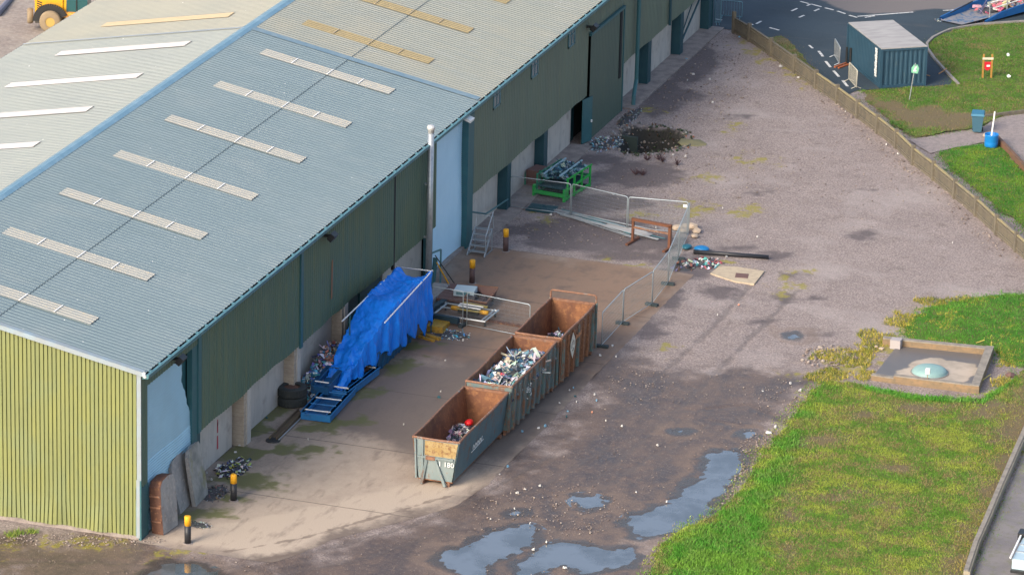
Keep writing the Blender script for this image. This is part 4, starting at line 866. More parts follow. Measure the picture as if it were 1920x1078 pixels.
p = at(330, 962); leaner(p[0]-.2, p[1]-.2, .6, 1.9, .12, R(12), R(2), 'narrow dark slab tucked between the rusty slab and the plain slab', slab_m, slab_r)
# -------- stacked lorry tyres
rub = M('tyre_rubber', (.028, .034, .034), .8, layers=[dict(s=4, lo=.5, hi=.7, c=(.06, .06, .055), f=.6)], bump=[dict(s=10, st=.3, dist=.02)])
tp = at(547, 757)
for k, lab in ((0, 'dark lorry tyre lying at the bottom of the stack by the concrete pier'), (1, 'dark lorry tyre on top of the stack, holding leaves and water')):
    t = thing('lorry_tyre', lab, 'tyre', (tp[0], tp[1], .5*k), 0, 'stacked lorry tyres')
    prof = [(.40, .04), (.46, .01), (.64, .0), (.72, .03), (.755, .08), (.765, .25), (.755, .42), (.72, .47), (.64, .50), (.46, .49), (.40, .46), (.42, .38), (.56, .34), (.56, .16), (.42, .12), (.40, .04)]
    MB().lathe(prof, n=36, cap=False).build('casing', rub, t, True)
    b = MB()
    for j in range(40):
        a = j*2*math.pi/40; T = Euler((0, 0, a)).to_matrix().to_4x4()
        b.box(.75, -.035, .06, .78, .035, .44, T)
    b.build('tread', rub, t)
    if k: MB().lathe([(.55, .38), (.01, .42)], n=20).build('leaf_litter', slab_r, t)
# -------- heap of bottles and plastic against the wall
random.seed(5)
PL = [(.08, .32, .42), (.05, .22, .3), (.5, .55, .6), (.45, .33, .36), (.7, .7, .7), (.12, .14, .4), (.3, .12, .09), (.04, .06, .08), (.15, .4, .45), (.35, .25, .2)]
heap('refuse_heap', 'heap of mixed bottles and plastic against the base wall behind the blue frames', (.35, 24.1, 0), 1.05, 2.6, 1.75, 700, (.07, .22), PL, 'refuse heap')
heap('refuse_heap', 'teal and white plastic rubbish packed behind the tyres', (.3, 21.6, 0), .7, 1.1, 1.2, 330, (.06, .18), [(.1, .4, .48), (.05, .25, .35), (.65, .68, .7), (.1, .12, .35), (.3, .35, .4)], 'refuse heap')
heap('refuse_heap', 'brown rusty refuse lying under the near end of the tarpaulin', (.6, 26.6, 0), .8, 1.4, 1.1, 160, (.08, .25), [(.14, .05, .04), (.08, .03, .03), (.2, .1, .08), (.03, .03, .03)], 'refuse heap')
# -------- blue machine frames on the ground
bl = M('frame_blue', (.018, .17, .42), .45, layers=[dict(s=3, lo=.5, hi=.7, c=(.02, .10, .25), f=.7), dict(s=7, off=3, lo=.62, hi=.72, c=(.12, .07, .04), f=.7)])
bl2 = M('frame_blue_dark', (.012, .09, .22), .5, layers=[dict(s=4, lo=.5, hi=.7, c=(.03, .04, .06), f=.7)])
def conveyor(label, p, q, w_, z0, h, nroll, mat, z1=None):
    p = Vector((p[0], p[1], z0)); q = Vector((q[0], q[1], z1 if z1 is not None else z0)); d = (q-p); L = d.length; a = math.atan2(d.y, d.x)
    t = thing('conveyor_frame', label, 'machine frame', p, a, 'blue conveyor frames on the ground')
    t.rotation_euler = (0, -math.atan2(q.z-p.z, Vector((d.x, d.y)).length), a)
    for s in (-1, 1):
        o = MB().box(0, s*w_/2-.08, 0, L, s*w_/2+.08, h).box(.0, s*w_/2-.14, h-.05, L, s*w_/2+.14, h).build('side_beam', mat, t)
    for i in range(nroll):
        x = .3+(L-.6)*i/max(1, nroll-1); MB().tube([(x, -w_/2, h+.02), (x, w_/2, h+.02)], .035, 8).build('cross_tube', white_m if i % 2 == 0 else mat, t)
    MB().box(.1, -w_/2+.1, .08, L-.1, w_/2-.1, .14).build('tray', bl2, t)
    MB().box(-.05, -w_/2-.1, 0, .12, w_/2+.1, h*.8).build('end_plate', mat, t)
    return t
conveyor('bright blue frame with white cross tubes, nearest the lone steel channel', at(592, 790), at(640, 738), 1.35, .05, .4, 5, bl)
conveyor('bright blue frame running up beside the refuse toward the tarpaulin', at(632, 748), at(692, 702), 1.0, .1, .42, 3, bl)
conveyor('dark blue trough lying between the refuse heap and the brighter frames', at(600, 750), at(676, 682), .75, .35, .5, 4, bl2, .95)
tag(MB().bar((*at(650, 720)[:2], .5), (*at(705, 690)[:2], .62), .3, .12).bar((*at(655, 728)[:2], .45), (*at(700, 700)[:2], .5), .14, .12).build('rusty_plank', slab_r), 'rust brown plank resting on the blue frames', 'plank')
heap('machine_scrap', 'blue and black machine parts jumbled between the blue frames', (1.5, 24.2, 0), .8, 2.6, .6, 130, (.1, .35), [(.015, .12, .3), (.01, .05, .12), (.02, .02, .03), (.15, .06, .04), (.02, .2, .45)], 'machine scrap')
# steel channel and pedestal
pp, qq = at(512, 826), at(566, 772)
t = thing('steel_channel', 'rusty steel channel lying on the mossy concrete below the tyres', 'steel channel', (pp[0], pp[1], 0), math.atan2(qq[1]-pp[1], qq[0]-pp[0]))
L = float(np.linalg.norm(qq-pp))
MB().box(0, -.2, 0, L, .2, .05).box(0, -.2, .05, L, -.15, .2).box(0, .15, .05, L, .2, .2).build('channel', M('channel_rust', (.12, .085, .055), .8, layers=[dict(s=4, lo=.5, hi=.7, c=(.17, .15, .05), f=.6)]), t)
MB().tube([(0, -.3, .1), (L*.8, -.32, .1)], .03, 6).build('rod', galv, t)
MB().lathe([(.38, 0), (.36, .05), (.15, .08), (.01, .1)], n=16).build('foot_plate', black_m, t)
# -------- blue tarpaulin on its poles, over a dark blue skip
tarp_m = M('tarpaulin_blue', (.006, .205, .80), .42, spec=.4, layers=[dict(s=1.2, sv=(1, 1, .5), lo=.42, hi=.65, c=(.006, .15, .62), f=.8, d=5)], bump=[dict(s=2.5, sv=(3, .6, 1), st=.35, dist=.12, d=4)])
def tarp():
    NU, NV = 110, 190; V = np.zeros((NU+1, NV+1, 3))
    xl, xr_, zt_ = 1.05, 2.85, 3.45
    for j in range(NV+1):
        v = j/NV
        y = 32.35-v*10.7                       # far -> near
        d = max(0, (v-.50)/.50)                 # the near half drops to the ground
        zc = zt_*(1-d**1.25)+.30*d**1.25
        hangR = 2.95-.45*float(ss(np.array(v), .10, .22)); hangR = hangR if v < .5 else hangR*(1-d)**.8
        hangL = 1.3*(1-d)*ss(np.array(v), .28, .42)+.15
        sag = (.65*math.exp(-((v)/.05)**2)+.22*math.sin(min(1, v*2)*math.pi))*(1-d)
        lx = xl-.25*d; rx = xr_-.95*d
        for i in range(NU+1):
            u = i/NU
            if u < .22: k = (.22-u)/.22; x = lx-.12*k*(1-d)-.06*math.sin(y*3)*k; z = zc-hangL*k
            elif u < .62: k = (u-.22)/.40; x = lx+(rx-lx)*k; z = zc-sag*math.sin(k*math.pi)-.10*d*math.sin(k*math.pi*2)
            else: k = (u-.62)/.38; x = rx+.12*math.sin(k*2.2)*(1-d)+.09*k*math.sin(y*5.1+k*2)+.05*k*math.sin(y*11); z = zc-hangR*k*(1+.12*math.sin(y*4.1))
            V[i, j] = (x, y, max(z, .06))
    n = fbm(V[..., 0]*2+V[..., 2]*2.5, V[..., 1]*1.1, 1.3, 4)-.5
    V[..., 2] += n*.20; V[..., 0] += (fbm(V[..., 1]*2.2, V[..., 2]*.6+40, 1.4, 3)-.5)*.26
    V[..., 0] += (fbm(V[..., 1]*5+V[..., 2]*1.2, V[..., 2]*.5+90, 1.5, 3)-.5)*.13
    V[..., 2] += np.abs(fbm(V[..., 1]*2.2+V[..., 0]*2, V[..., 0]*1.2-V[..., 1]+V[..., 2], 1.6, 3)-.5)*.12
    d_ = np.linspace(0, 1, NV+1)[None, :]
    V[..., 2] += ss(d_, .5, .9)*(fbm(V[..., 0]*1.5+9, V[..., 1]*1.3, 1.6, 4)-.5)*.55
    V[..., 2] = np.maximum(V[..., 2], .05)
    idx = np.arange((NU+1)*(NV+1)).reshape(NU+1, NV+1)
    F = np.stack([idx[:-1, :-1].ravel(), idx[1:, :-1].ravel(), idx[1:, 1:].ravel(), idx[:-1, 1:].ravel()], 1)
    o = np_mesh('tarpaulin', V.reshape(-1, 3), F, tarp_m)
    m = o.modifiers.new('thick', 'SOLIDIFY'); m.thickness = .006
    return tag(o, 'bright blue tarpaulin draped over a pole frame and slumping to the ground', 'tarpaulin')
tarp()
t = thing('pole_frame', 'grey tubular pole frame holding up the blue tarpaulin', 'pole frame', (0, 0, 0))
MB().tube([(1.0, 32.5, 3.42), (1.25, 23.3, 3.40)], .035, 8).build('rail', white_m, t)
MB().tube([(2.85, 32.6, 3.42), (3.1, 24.6, 3.15)], .035, 8).build('rail', white_m, t)
MB().tube([(.9, 32.4, 3.44), (2.95, 32.4, 3.44)], .035, 8).build('cross_rail', galv, t)
for x, y in ((1.0, 32.4), (2.9, 32.4), (1.2, 24.6), (1.15, 28.5)): MB().tube([(x, y, 0), (x, y, 3.4)], .035, 8).build('upright', teal, t)
bs = paint_rust('blue_skip_paint', (.012, .10, .22), .66, (.01, .07, .15))
t = thing('blue_skip', 'dark blue low skip half hidden under the tarpaulin', 'skip', (.55, 25.2, -.12))
MB().add([(.1, 0, .1), (1.8, 0, .1), (1.8, 5.6, .1), (.1, 5.6, .1), (0, -.3, 1.35), (2.0, -.3, 1.35), (2.0, 5.9, 1.35), (0, 5.9, 1.35)], [(0, 3, 2, 1), (0, 1, 5, 4), (1, 2, 6, 5), (2, 3, 7, 6), (3, 0, 4, 7)]).build('body', bs, t)
for i in range(7): MB().bar((1.82, .2+i*.86, .1), (2.02, .2+i*.88, 1.3), .09, .1).build('rib', bs, t)
MB().tube([(0, -.3, 1.35), (2, -.3, 1.35), (2, 5.9, 1.35), (0, 5.9, 1.35)], .05, 8).build('rim', bs, t)
t = thing('dark_machine', 'dark teal machine cabinet behind the tarpaulin by the wall', 'machine', (.1, 27.2, 0))
MB().box(-.4, 0, 0, .5, 3.2, 1.5).box(-.3, .3, 1.5, .3, 2.8, 1.9).build('cabinet', teal_d, t); MB().box(-.1, -.06, .3, .4, -.01, 1.1).build('panel', teal, t)
# things right of the tarpaulin
sc_b = M('scrap_brown', (.14, .075, .065), .7, layers=[dict(s=3, lo=.45, hi=.65, c=(.15, .085, .07), f=.7)])
P4 = [at(818, 572), at(868, 578), at(884, 548), at(842, 545)]
tag(MB().prism([(q[0], q[1]) for q in P4], .28, .42).build('steel_plate', sc_b), 'flat dull brown steel plate lying left of the scrap bucket', 'steel plate')
t = thing('scrap_bucket', 'open topped reddish brown scrap bucket on the rusty concrete', 'bucket', (*at(872, 580)[:2], 0))
MB().add([(0, 0, 0), (1.0, 0, 0), (1.0, 1.7, 0), (0, 1.7, 0), (-.1, -.1, .6), (1.25, -.2, .6), (1.2, 2.0, .75), (-.1, 1.9, .75)], [(0, 1, 5, 4), (1, 2, 6, 5), (2, 3, 7, 6), (3, 0, 4, 7)]).build('shell', sc_b, t)
MB().tube([(-.1, -.1, .6), (1.25, -.2, .6), (1.2, 2.0, .75), (-.1, 1.9, .75), (-.1, -.1, .6)], .05, 6).build('lip', rust_rim, t)
MB().box(.02, .02, .02, .98, 1.68, .08).build('floor', dark_in, t)
p = at(884, 566); heap('black_scrap', 'dark machinery scrap behind the scrap bucket', (p[0], p[1]-.2, 0), 1.2, .9, .5, 60, (.15, .45), [(.03, .03, .035), (.06, .035, .035), (.02, .025, .03), (.1, .06, .05)], 'machine scrap')
t = thing('white_box', 'pale blue and white metal box on top of the dark machinery scrap', 'box', (p[0]-.35, p[1]-.2, .5), R(8))
MB().box(-.5, -.5, 0, .62, .5, .3).build('case', M('pale_case', (.45, .56, .6), .5), t); MB().box(-.35, -.51, .08, .4, -.5, .24).build('panel', gutter_m, t)
# steel frame with yellow hydraulic rams
p = at(812, 600); t = thing('ram_frame', 'silver ladder frame carrying yellow hydraulic rams', 'machine frame', (p[0], p[1], .35), R(0))
for y in (0, 1.2, 1.9): MB().tube([(0, y, 0), (3.0, y-.15, 0)], .05, 6).build('rail', galv, t)
for x in (.05, 2.75, 2.95): MB().tube([(x, 0, .02), (x+.1, 1.85, .02)], .05, 6).build('rung', galv, t)
MB().tube([(.75, .8, .2), (1.3, .78, .2)], .12, 12).build('ram', yel, t, True); MB().tube([(2.35, .7, .2), (2.85, .7, .2)], .12, 12).build('ram', yel, t, True)
MB().box(1.25, .35, .08, 2.4, 1.0, .3).build('ram_body', black_m, t)
MB().bar((1.15, 1.5, .3), (2.6, 1.3, .3), .16, .1).bar((1.2, .35, .34), (2.5, .3, .34), .1, .06).build('yellow_beam', M('dull_yellow', (.32, .25, .06), .7), t)
MB().tube([(1.2, .6, .42), (2.5, .5, .42)], .04, 6).tube([(1.2, 1.0, .42), (2.5, .9, .42)], .04, 6).tube([(1.2, .6, .42), (1.2, 1.0, .42)], .04, 6).build('guard_rail', white_m, t)
for x in (0.1, 2.9): MB().box(x-.05, 0, -.35, x+.05, .1, 0).box(x-.05, 1.7, -.35, x+.05, 1.8, 0).build('foot', black_m, t)
oc = M('ochre_steel', (.42, .25, .03), .7, layers=[dict(s=5, lo=.5, hi=.65, c=(.15, .08, .04), f=.7)])
p = at(800, 622); tag(MB().box(0, 0, 0, .9, .5, .35).box(-.1, .5, .0, .8, 1.5, .22).build('yellow_block', oc, loc=(p[0], p[1], 0)), 'ochre steel block beside the foot of the tarpaulin', 'steel block')
tag(MB().bar((0, 0, .08), (1.2, -.4, .08), .2, .14).bar((0, -.35, .06), (1.0, -.75, .06), .14, .12).build('yellow_beam', oc, loc=(p[0]-.1, p[1]-.6, 0)), 'ochre beam lying in front of the ochre block', 'beam')
p = at(800, 600); tag(MB().bar((0, 0, .3), (2.1, -.3, .3), .25, .3).bar((.1, .9, .25), (.6, 4.4, .25), .3, .3).build('dark_beam', M('dark_blue_beam', (.02, .05, .07), .6), loc=(p[0]-.2, p[1], 0)), 'dark beam beside the silver ladder frame', 'beam')
p = at(806, 568); tag(MB().box(0, 0, 0, .9, 2.6, .45).build('timber_block', slab_m, loc=(p[0]-.5, p[1]-.5, 0)), 'grey brown block between the tarpaulin and the wall', 'block')
tag(MB().bar((*at(905, 600)[:2], .05), (*at(985, 614)[:2], .05), .35, .08).build('scaffold_board', slab_r), 'brown board lying behind the mesh fence by the skips', 'board')
# panel frame leaning by the flue
p = at(816, 540); t = thing('door_frame_panel', 'teal steel frame leaning by the flue with a yellow handled tool', 'frame', (p[0]-.2, p[1]-.6, 0))
MB().bar((0, 0, 0), (0, 0, 2.1), .08).bar((.35, 1.0, 0), (.35, 1.0, 2.1), .08).bar((0, 0, 2.1), (.35, 1.0, 2.1), .08).build('frame', gutter_m, t); MB().bar((.15, .3, .1), (.15, .7, 1.7), .25, .06).build('board', teal, t); MB().tube([(.3, .5, 1.5), (.75, 1.3, .05)], .04, 6).build('tool', yel, t)
MB().tube([(.2, .5, 1.9), (.95, 1.6, .05)], .03, 6).build('rod', black_m, t)
# -------- steel access steps
p = at(876, 479); t = thing('access_steps', 'small grey steel steps with a handrail at the foot of the wall', 'steps', (p[0], p[1], 0))
wS = 1.0
for x in (0, wS):
    MB().bar((x, 0, 0), (x, 1.3, 1.25), .06, .12).build('stringer', galv, t)
    MB().bar((x, 0, .04), (x, 1.45, .04), .05).bar((x, 1.3, 0), (x, 1.3, 1.25), .05).build('leg', galv, t)
for i in range(5): MB().box(0, .12+i*.27, .2+i*.25, wS, .40+i*.27, .24+i*.25).build('tread', galv, t)
MB().tube([(wS, .2, .25), (wS, .15, 1.15), (wS, 1.4, 2.25), (wS, 1.55, 1.25)], .03, 8).tube([(wS, .8, .8), (wS, .8, 1.7)], .025, 6).build('handrail', galv, t)
MB().tube([(0, 1.3, 1.25), (0, 1.6, 1.9), (wS, 1.6, 1.9)], .025, 6).build('handrail', galv, t)
# -------- mesh fencing
mesh_m = M('mesh_wire', (.30, .36, .39), .4, .4); foot_m = M('fence_foot', (.035, .05, .055), .85)
tubem = M('fence_tube', (.38, .44, .47), .4, .35)
def heras(p, q, label, H=1.95, feet=(True, True), lean=0.):
    p = Vector((p[0], p[1], 0)); q = Vector((q[0], q[1], 0)); d = q-p; L = d.length-.08
    t = thing('mesh_fence_panel', label, 'mesh fence', p, math.atan2(d.y, d.x), 'temporary mesh fence panels'); t.rotation_euler[0] = lean
    r_ = .12
    MB().tube([(0, 0, .05), (0, 0, H-r_), (.03, 0, H-.03), (r_, 0, H), (L-r_, 0, H), (L-.03, 0, H-.03), (L, 0, H-r_), (L, 0, .05)], .026, 8).tube([(0, 0, .14), (L, 0, .14)], .018, 6).build('tube_frame', tubem, t, True)
    b = MB(); x = .07
    while x < L-.03: b.tube([(x, 0, .14), (x, 0, H-.02)], .0028, 3, False); x += .075
    z = .3
    while z < H-.05: b.tube([(0, 0, z), (L, 0, z)], .0028, 3, False); z += .22
    b.build('wire_mesh', mesh_m, t)
    for f, x in zip(feet, (0, L)):
        if f: MB().prism([(x-.12, -.36), (x+.12, -.36), (x+.12, .36), (x-.12, .36)], 0, .14).build('foot', foot_m, t)
    return t
HP = [(957, 391), (1071, 406), (1177, 431), (1291, 441), (1272, 487), (1252, 534), (1222, 573), (1167, 608), (1127, 652)]
HL = ['mesh fence panel in front of the green stillage, nearest the building', 'mesh fence panel between the green stillage and the bundle of poles', 'mesh fence panel behind the rusty trestle', 'mesh fence panel by the pale stones at the far corner', 'mesh fence panel right of the rusty trestle', 'mesh fence panel crossing the far edge of the concrete', 'mesh fence panel halfway along the right edge of the concrete', 'mesh fence panel nearest the rear of the rusty skip']
for i in range(8): heras(at(*HP[i]), at(*HP[i+1]), HL[i], feet=(i > 3, i == 7))
heras(at(798, 600), at(870, 612), 'mesh fence panel in front of the silver ladder frame', feet=(False, True))
heras(at(875, 613), at(995, 637), 'mesh fence panel running behind the middle skip', feet=(False, True))
if 0: heras(at(996, 637), at(1085, 655), 'mesh fence panel end hidden behind the rusty skip', feet=(False, False))
tg = at(1290, 441); tag(MB().box(-.25, -.02, 1.62, .0, .02, 1.78).build('white_tag', white_m, loc=(tg[0]-.1, tg[1], 0)), 'small white tag on the corner of the mesh fence', 'tag')
# -------- green stillage with dark scrap
gr = M('green_paint', (.012, .33, .05), .5, layers=[dict(s=3, lo=.5, hi=.68, c=(.02, .2, .08), f=.7)]); gr2 = M('green_dark_paint', (.03, .20, .12), .55, layers=[dict(s=3, lo=.5, hi=.68, c=(.03, .12, .09), f=.7)])
p = at(1001, 369); p2 = at(1057, 382); p3 = at(1093, 352)
t = thing('green_stillage', 'bright green steel stillage loaded with dark blue scrap bars', 'stillage', (p[0], p[1], 0), R(-8))
MB().bar((0, 0, .35), (1.95, 0, .35), .12, .2).build('front_rail', gr, t)
for x in (0, 1.95):
    MB().box(x-.06, -.1, 0, x+.06, .12, .75).build('end_plate', gr, t)
    MB().bar((x, 0, .15), (x, 3.4, .15), .1, .12).bar((x, 0, .6), (x, 3.4, .75), .1, .12).bar((x, .4, 1.25), (x, 3.6, 1.3), .06, .08).build('side_rail', gr if x else gr2, t)
    for y in (.4, 1.3, 2.3, 3.4): MB().bar((x, y, 0), (x, y, 1.3), .1, .1).build('upright', gr if x else gr2, t)
MB().bar((0, 3.4, .7), (1.95, 3.4, .7), .1, .15).build('rear_rail', gr2, t)
MB().box(.05, .3, .1, 1.9, 3.3, .16).build('deck', dark_in, t); MB().box(.1, .4, .55, 1.85, 3.3, .6).build('shelf', teal_d, t)
random.seed(21)
q = t.matrix_basis.copy() if False else None
ld = heap('scrap_load', 'dark blue offcuts piled on top of the green stillage', (p[0]+1.1, p[1]+2.0, 1.05), .85, 1.5, .22, 420, (.07, .24), [(.02, .09, .13), (.015, .05, .08), (.1, .2, .25), (.2, .32, .38), (.03, .12, .15), (.35, .42, .45)], 'scrap', flat=True, rz=R(-8))
for k, (x, c_) in enumerate(((.45, 'left'), (1.45, 'right'))):
    tag(MB().bar((x, .3, 1.34), (x+.25, 3.7, 1.34), .09, .07).build('long_bar', M('pale_blue_bar', (.3, .45, .52), .5), loc=(p[0], p[1], 0)), f'pale bar lying along the {c_} side of the stillage load', 'steel bar')
t = thing('green_crate', 'small brown and green crate between the stillage and the wall', 'crate', (*at(992, 350)[:2], 0), R(-10))
MB().box(-.2, 0, 0, .8, 1.2, 1.0).build('box', sc_b, t)
for x, y in ((-.25, -.05), (.82, -.05)): MB().bar((x, y, 0), (x-.15, y+.1, 1.1), .1).build('green_leg', gr2, t)
tag(MB().box(0, 0, 0, 1.6, 1.2, .1).box(.2, .2, .1, .9, .8, .2).build('dark_sheet', teal_d, loc=(*at(985, 395)[:2], 0)), 'dark sheet lying inside the mesh fence near the teal pier', 'sheet')
# -------- bundle of poles
random.seed(9)
for i in range(12):
    a = at(1046+random.uniform(-8, 24), 394+i*1.1); b2 = at(1215+random.uniform(-40, 38), 436+i*1.5)
    tag(MB().tube([(a[0], a[1], .06+.02*(i % 3)), (b2[0], b2[1], .06+.02*(i % 3))], .035, 7).build('steel_pole', galv if i % 3 else gutter_m), 'long pale steel pole in the bundle lying behind the rusty trestle', 'pole', 'bundle of steel poles on the gravel')
tag(MB().bar((*at(1135, 425)[:2], .1), (*at(1220, 444)[:2], .1), .5, .04).build('pale_board', M('pale_board', (.4, .38, .36), .8)), 'pale flat board among the bundle of poles', 'board')
# -------- rusty trestle
ry = M('orange_rust', (.15, .06, .03), .8, layers=[dict(s=5, lo=.45, hi=.65, c=(.13, .05, .03), f=.8)])
a = at(1186, 454); b2 = at(1255, 467); d = b2-a; L = float(np.linalg.norm(d)); t = thing('rusty_trestle', 'rust orange steel trestle with two rails on the gravel', 'trestle', (a[0], a[1], 0), math.atan2(d[1], d[0]))
H = 1.35
MB().bar((0, 0, 0), (0, 0, H), .13).build('upright', ry, t); MB().bar((L, 0, 0), (L, 0, H), .16).build('upright', ry, t)
MB().bar((-.08, 0, H), (L+.1, 0, H), .16).build('top_rail', ry, t); MB().bar((0, 0, H*.66), (L, 0, H*.66), .1).build('middle_rail', rust_rim, t)
for x in (0, L): MB().bar((x, -.75, .06), (x, .75, .06), .16, .1).build('foot', ry, t)
# -------- stones, black pole, cover slab
st = M('pale_sandstone', (.50, .39, .29), .9, layers=[dict(s=6, lo=.45, hi=.65, c=(.4, .32, .25))])
for i, (x, y, r_, lab) in enumerate([(1270, 431, .38, 'pale block of stone touching the mesh fence from inside'), (1283, 436, .3, 'pale block of stone just inside the corner of the mesh fence'), (1299, 428, .36, 'large pale block of stone just outside the mesh fence corner'), (1306, 436, .3, 'pale block of stone rightmost of the group'), (1303, 445, .24, 'small pale block of stone nearest the black pole'), (1288, 427, .3, 'pale block of stone farthest back in the group')]):
    q = at(x, y); b = MB(); b.blob((q[0], q[1], r_*.4), (r_, r_*1.1, r_*.55), .2); tag(b.build('stone_block', st), lab, 'stone', 'pale stones by the mesh fence corner')
q1, q2 = at(1300, 476), at(1441, 486)
tag(MB().tube([(q1[0], q1[1], .13), (q2[0], q2[1], .12)], .12, 12).build('black_pole', blk, smooth=True), 'long black pole lying on the gravel beyond the fence', 'pole')
sub(crumple('blue_sack', 'bright blue sack by the end of the long black pole', 'sack', (*at(1315, 471)[:2], .15), (.55, .5, .22), (.01, .17, .42)))
sub(crumple('teal_sack', 'dull teal sack beside the bright blue sack', 'sack', (*at(1288, 466)[:2], .12), (.4, .5, .18), (.02, .12, .17)))
cov = G2([(1332, 514), (1349, 500), (1380, 502), (1433, 510), (1414, 534), (1378, 529), (1350, 520)])
slabm = M('cover_slab_concrete', (.46, .38, .27), .85, layers=[dict(s=3, lo=.45, hi=.65, c=(.38, .31, .23))])
t = thing('cover_slab', 'pale concrete slab set in the gravel round a square inspection cover', 'slab'); MB().prism([tuple(c) for c in cov], -.1, .06).build('concrete', slabm, t)
MB().prism([tuple(c) for c in G2([(1380, 512), (1404, 514), (1402, 522), (1378, 520)], .06)], .05, .075).build('inspection_cover', sc_b, t)
random.seed(4)
for args in [('litter_pile', 'scattered silver and teal packaging by the black pole', (*at(1326, 494)[:2], 0), .8, .9, .12, 90, (.05, .2), [(.55, .6, .62), (.1, .35, .4), (.7, .7, .7), (.4, .1, .1), (.05, .06, .07)]),
             ('litter_pile', 'dark rags and litter at the foot of the mesh fence', (*at(1282, 500)[:2], 0), .7, 1.0, .1, 50, (.05, .22), [(.04, .04, .05), (.2, .08, .06), (.1, .1, .25), (.4, .4, .4)]),
             ('litter_pile', 'crushed cans and bottles near the rounded black bollard', (*at(438, 878)[:2], 0), .75, 1.5, .16, 170, (.05, .17), [(.55, .57, .6), (.03, .04, .07), (.1, .12, .25), (.7, .7, .7), (.4, .42, .1), (.02, .02, .03)]),
             ('litter_pile', 'dark gritty litter at the foot of the mossy leaning slab', (*at(402, 925)[:2], 0), .7, 1.3, .08, 110, (.03, .1), [(.1, .1, .11), (.25, .27, .28), (.03, .03, .03), (.2, .12, .1)]),
             ('litter_pile', 'broken dark glass strewn behind the nearest bollard', (*at(372, 984)[:2], 0), .8, .45, .05, 150, (.02, .06), [(.03, .04, .04), (.3, .35, .35), (.04, .07, .06), (.1, .1, .1)]),
             ('litter_pile', 'blue and white litter strewn in front of the ochre blocks', (*at(845, 628)[:2], 0), 1.2, .8, .06, 110, (.03, .12), [(.5, .6, .65), (.05, .25, .4), (.03, .03, .04), (.6, .6, .6)])]:
    heap(*args, 'litter')
# -------- the collapsed pit
PITC = PIT.mean(0)
def pit_stuff():
    b = MB(); random.seed(8)
    x0, y0 = PIT.min(0); x1, y1 = PIT.max(0)
    def gzz(x, y):
        a = np.array([x]); c = np.array([y]); s = sdf(a, c, PIT)
        return float((-ss(s, -.05, 1.3)*1.5+ss(s, -.3, .4)*(fbm(a, c, 1.7, 4)-.5)*.7)[0])
    for i in range(650):
        x, y = random.uniform(x0-.4, x1+.4), random.uniform(y0-.4, y1+.4)
        s = sdf(np.array([x]), np.array([y]), PIT)[0]
        if s < -.5: continue
        z = gzz(x, y); u = (x-x0)/(x1-x0)
        if u > .3 and random.random() < .8:
            b.cur = random.choice([(.03, .06, .02), (.05, .10, .025), (.02, .04, .02), (.06, .08, .02), (.07, .06, .03), (.10, .05, .025)])  # weed colours darkened to paint the shade of the hollow
            h = random.uniform(.03, .16); a = random.uniform(0, 6.28); r_ = random.uniform(.04, .1)
            b.add([(x-r_*math.cos(a), y-r_*math.sin(a), z-.03), (x+r_*math.cos(a), y+r_*math.sin(a), z-.03), (x+random.uniform(-.15, .15), y+random.uniform(-.15, .15), z+h)], [(0, 1, 2)])
            b.add([(x-r_, y, z+h*.6), (x, y-r_, z+h*.5), (x+r_, y, z+h*.7), (x, y+r_, z+h*.6)], [(0, 1, 2, 3)])
        else:
            b.cur = random.choice([(.3, .3, .3), (.2, .2, .2), (.1, .1, .1), (.3, .25, .2), (.25, .1, .05)]); r_ = random.uniform(.03, .1); b.blob((x, y, z+.02), r_)
    return tag(b.build('pit_rubble', junk_m), 'weeds and rubble filling the washed out pit below the downpipe', 'rubble', kind='stuff')
pit_stuff()
heap('plastic_heap', 'pale blue plastic fragments spilling by the tall sliding door', (*at(1128, 270)[:2], -.1), 1.2, 2.2, .2, 190, (.04, .12), [(.25, .42, .5), (.45, .55, .6), (.1, .25, .32), (.5, .5, .5), (.2, .3, .35)], 'plastic scrap')
heap('plastic_heap', 'white stones and plastic along the wall above the pit', (*at(1180, 220)[:2], 0), .5, 2.2, .12, 90, (.04, .1), [(.35, .35, .35), (.25, .28, .3), (.2, .14, .1), (.12, .1, .1)], 'plastic scrap')
q = at(1298, 268); tag(MB().blob((q[0], q[1], -.05), (1.1, .8, .22), .15).build('fallen_slab', M('mossy_concrete', (.17, .16, .09), .9)), 'mossy tilted slab at the right end of the pit', 'slab')
q = at(1185, 262); tag(MB().box(-.7, -.1, -1.9, .9, .1, -.1).build('pit_wall', M('pit_wall_m', (.05, .07, .06), .9), loc=(q[0]-.9, q[1]+1.2, -.1)), 'dark concrete wall inside the pit behind the downpipe', 'wall')
# dead weeds on the gravel
random.seed(2)
wd = M('dead_weed', (.07, .035, .04), .9)
for i, (x, y) in enumerate([(1213, 301), (1235, 300), (1192, 328), (1205, 329), (1270, 310), (1242, 304)]):
    q = at(x, y); b = MB()
    for k in range(26):
        a = random.uniform(0, 6.28); r_ = random.uniform(.1, .35); b.tube([(q[0], q[1], 0), (q[0]+r_*math.cos(a), q[1]+r_*math.sin(a), random.uniform(.15, .4))], .012, 3, False)
    tag(b.build('dead_weed', wd), 'small dark dead weed on the gravel in front of the pit', 'weed', 'dead weeds in front of the pit')
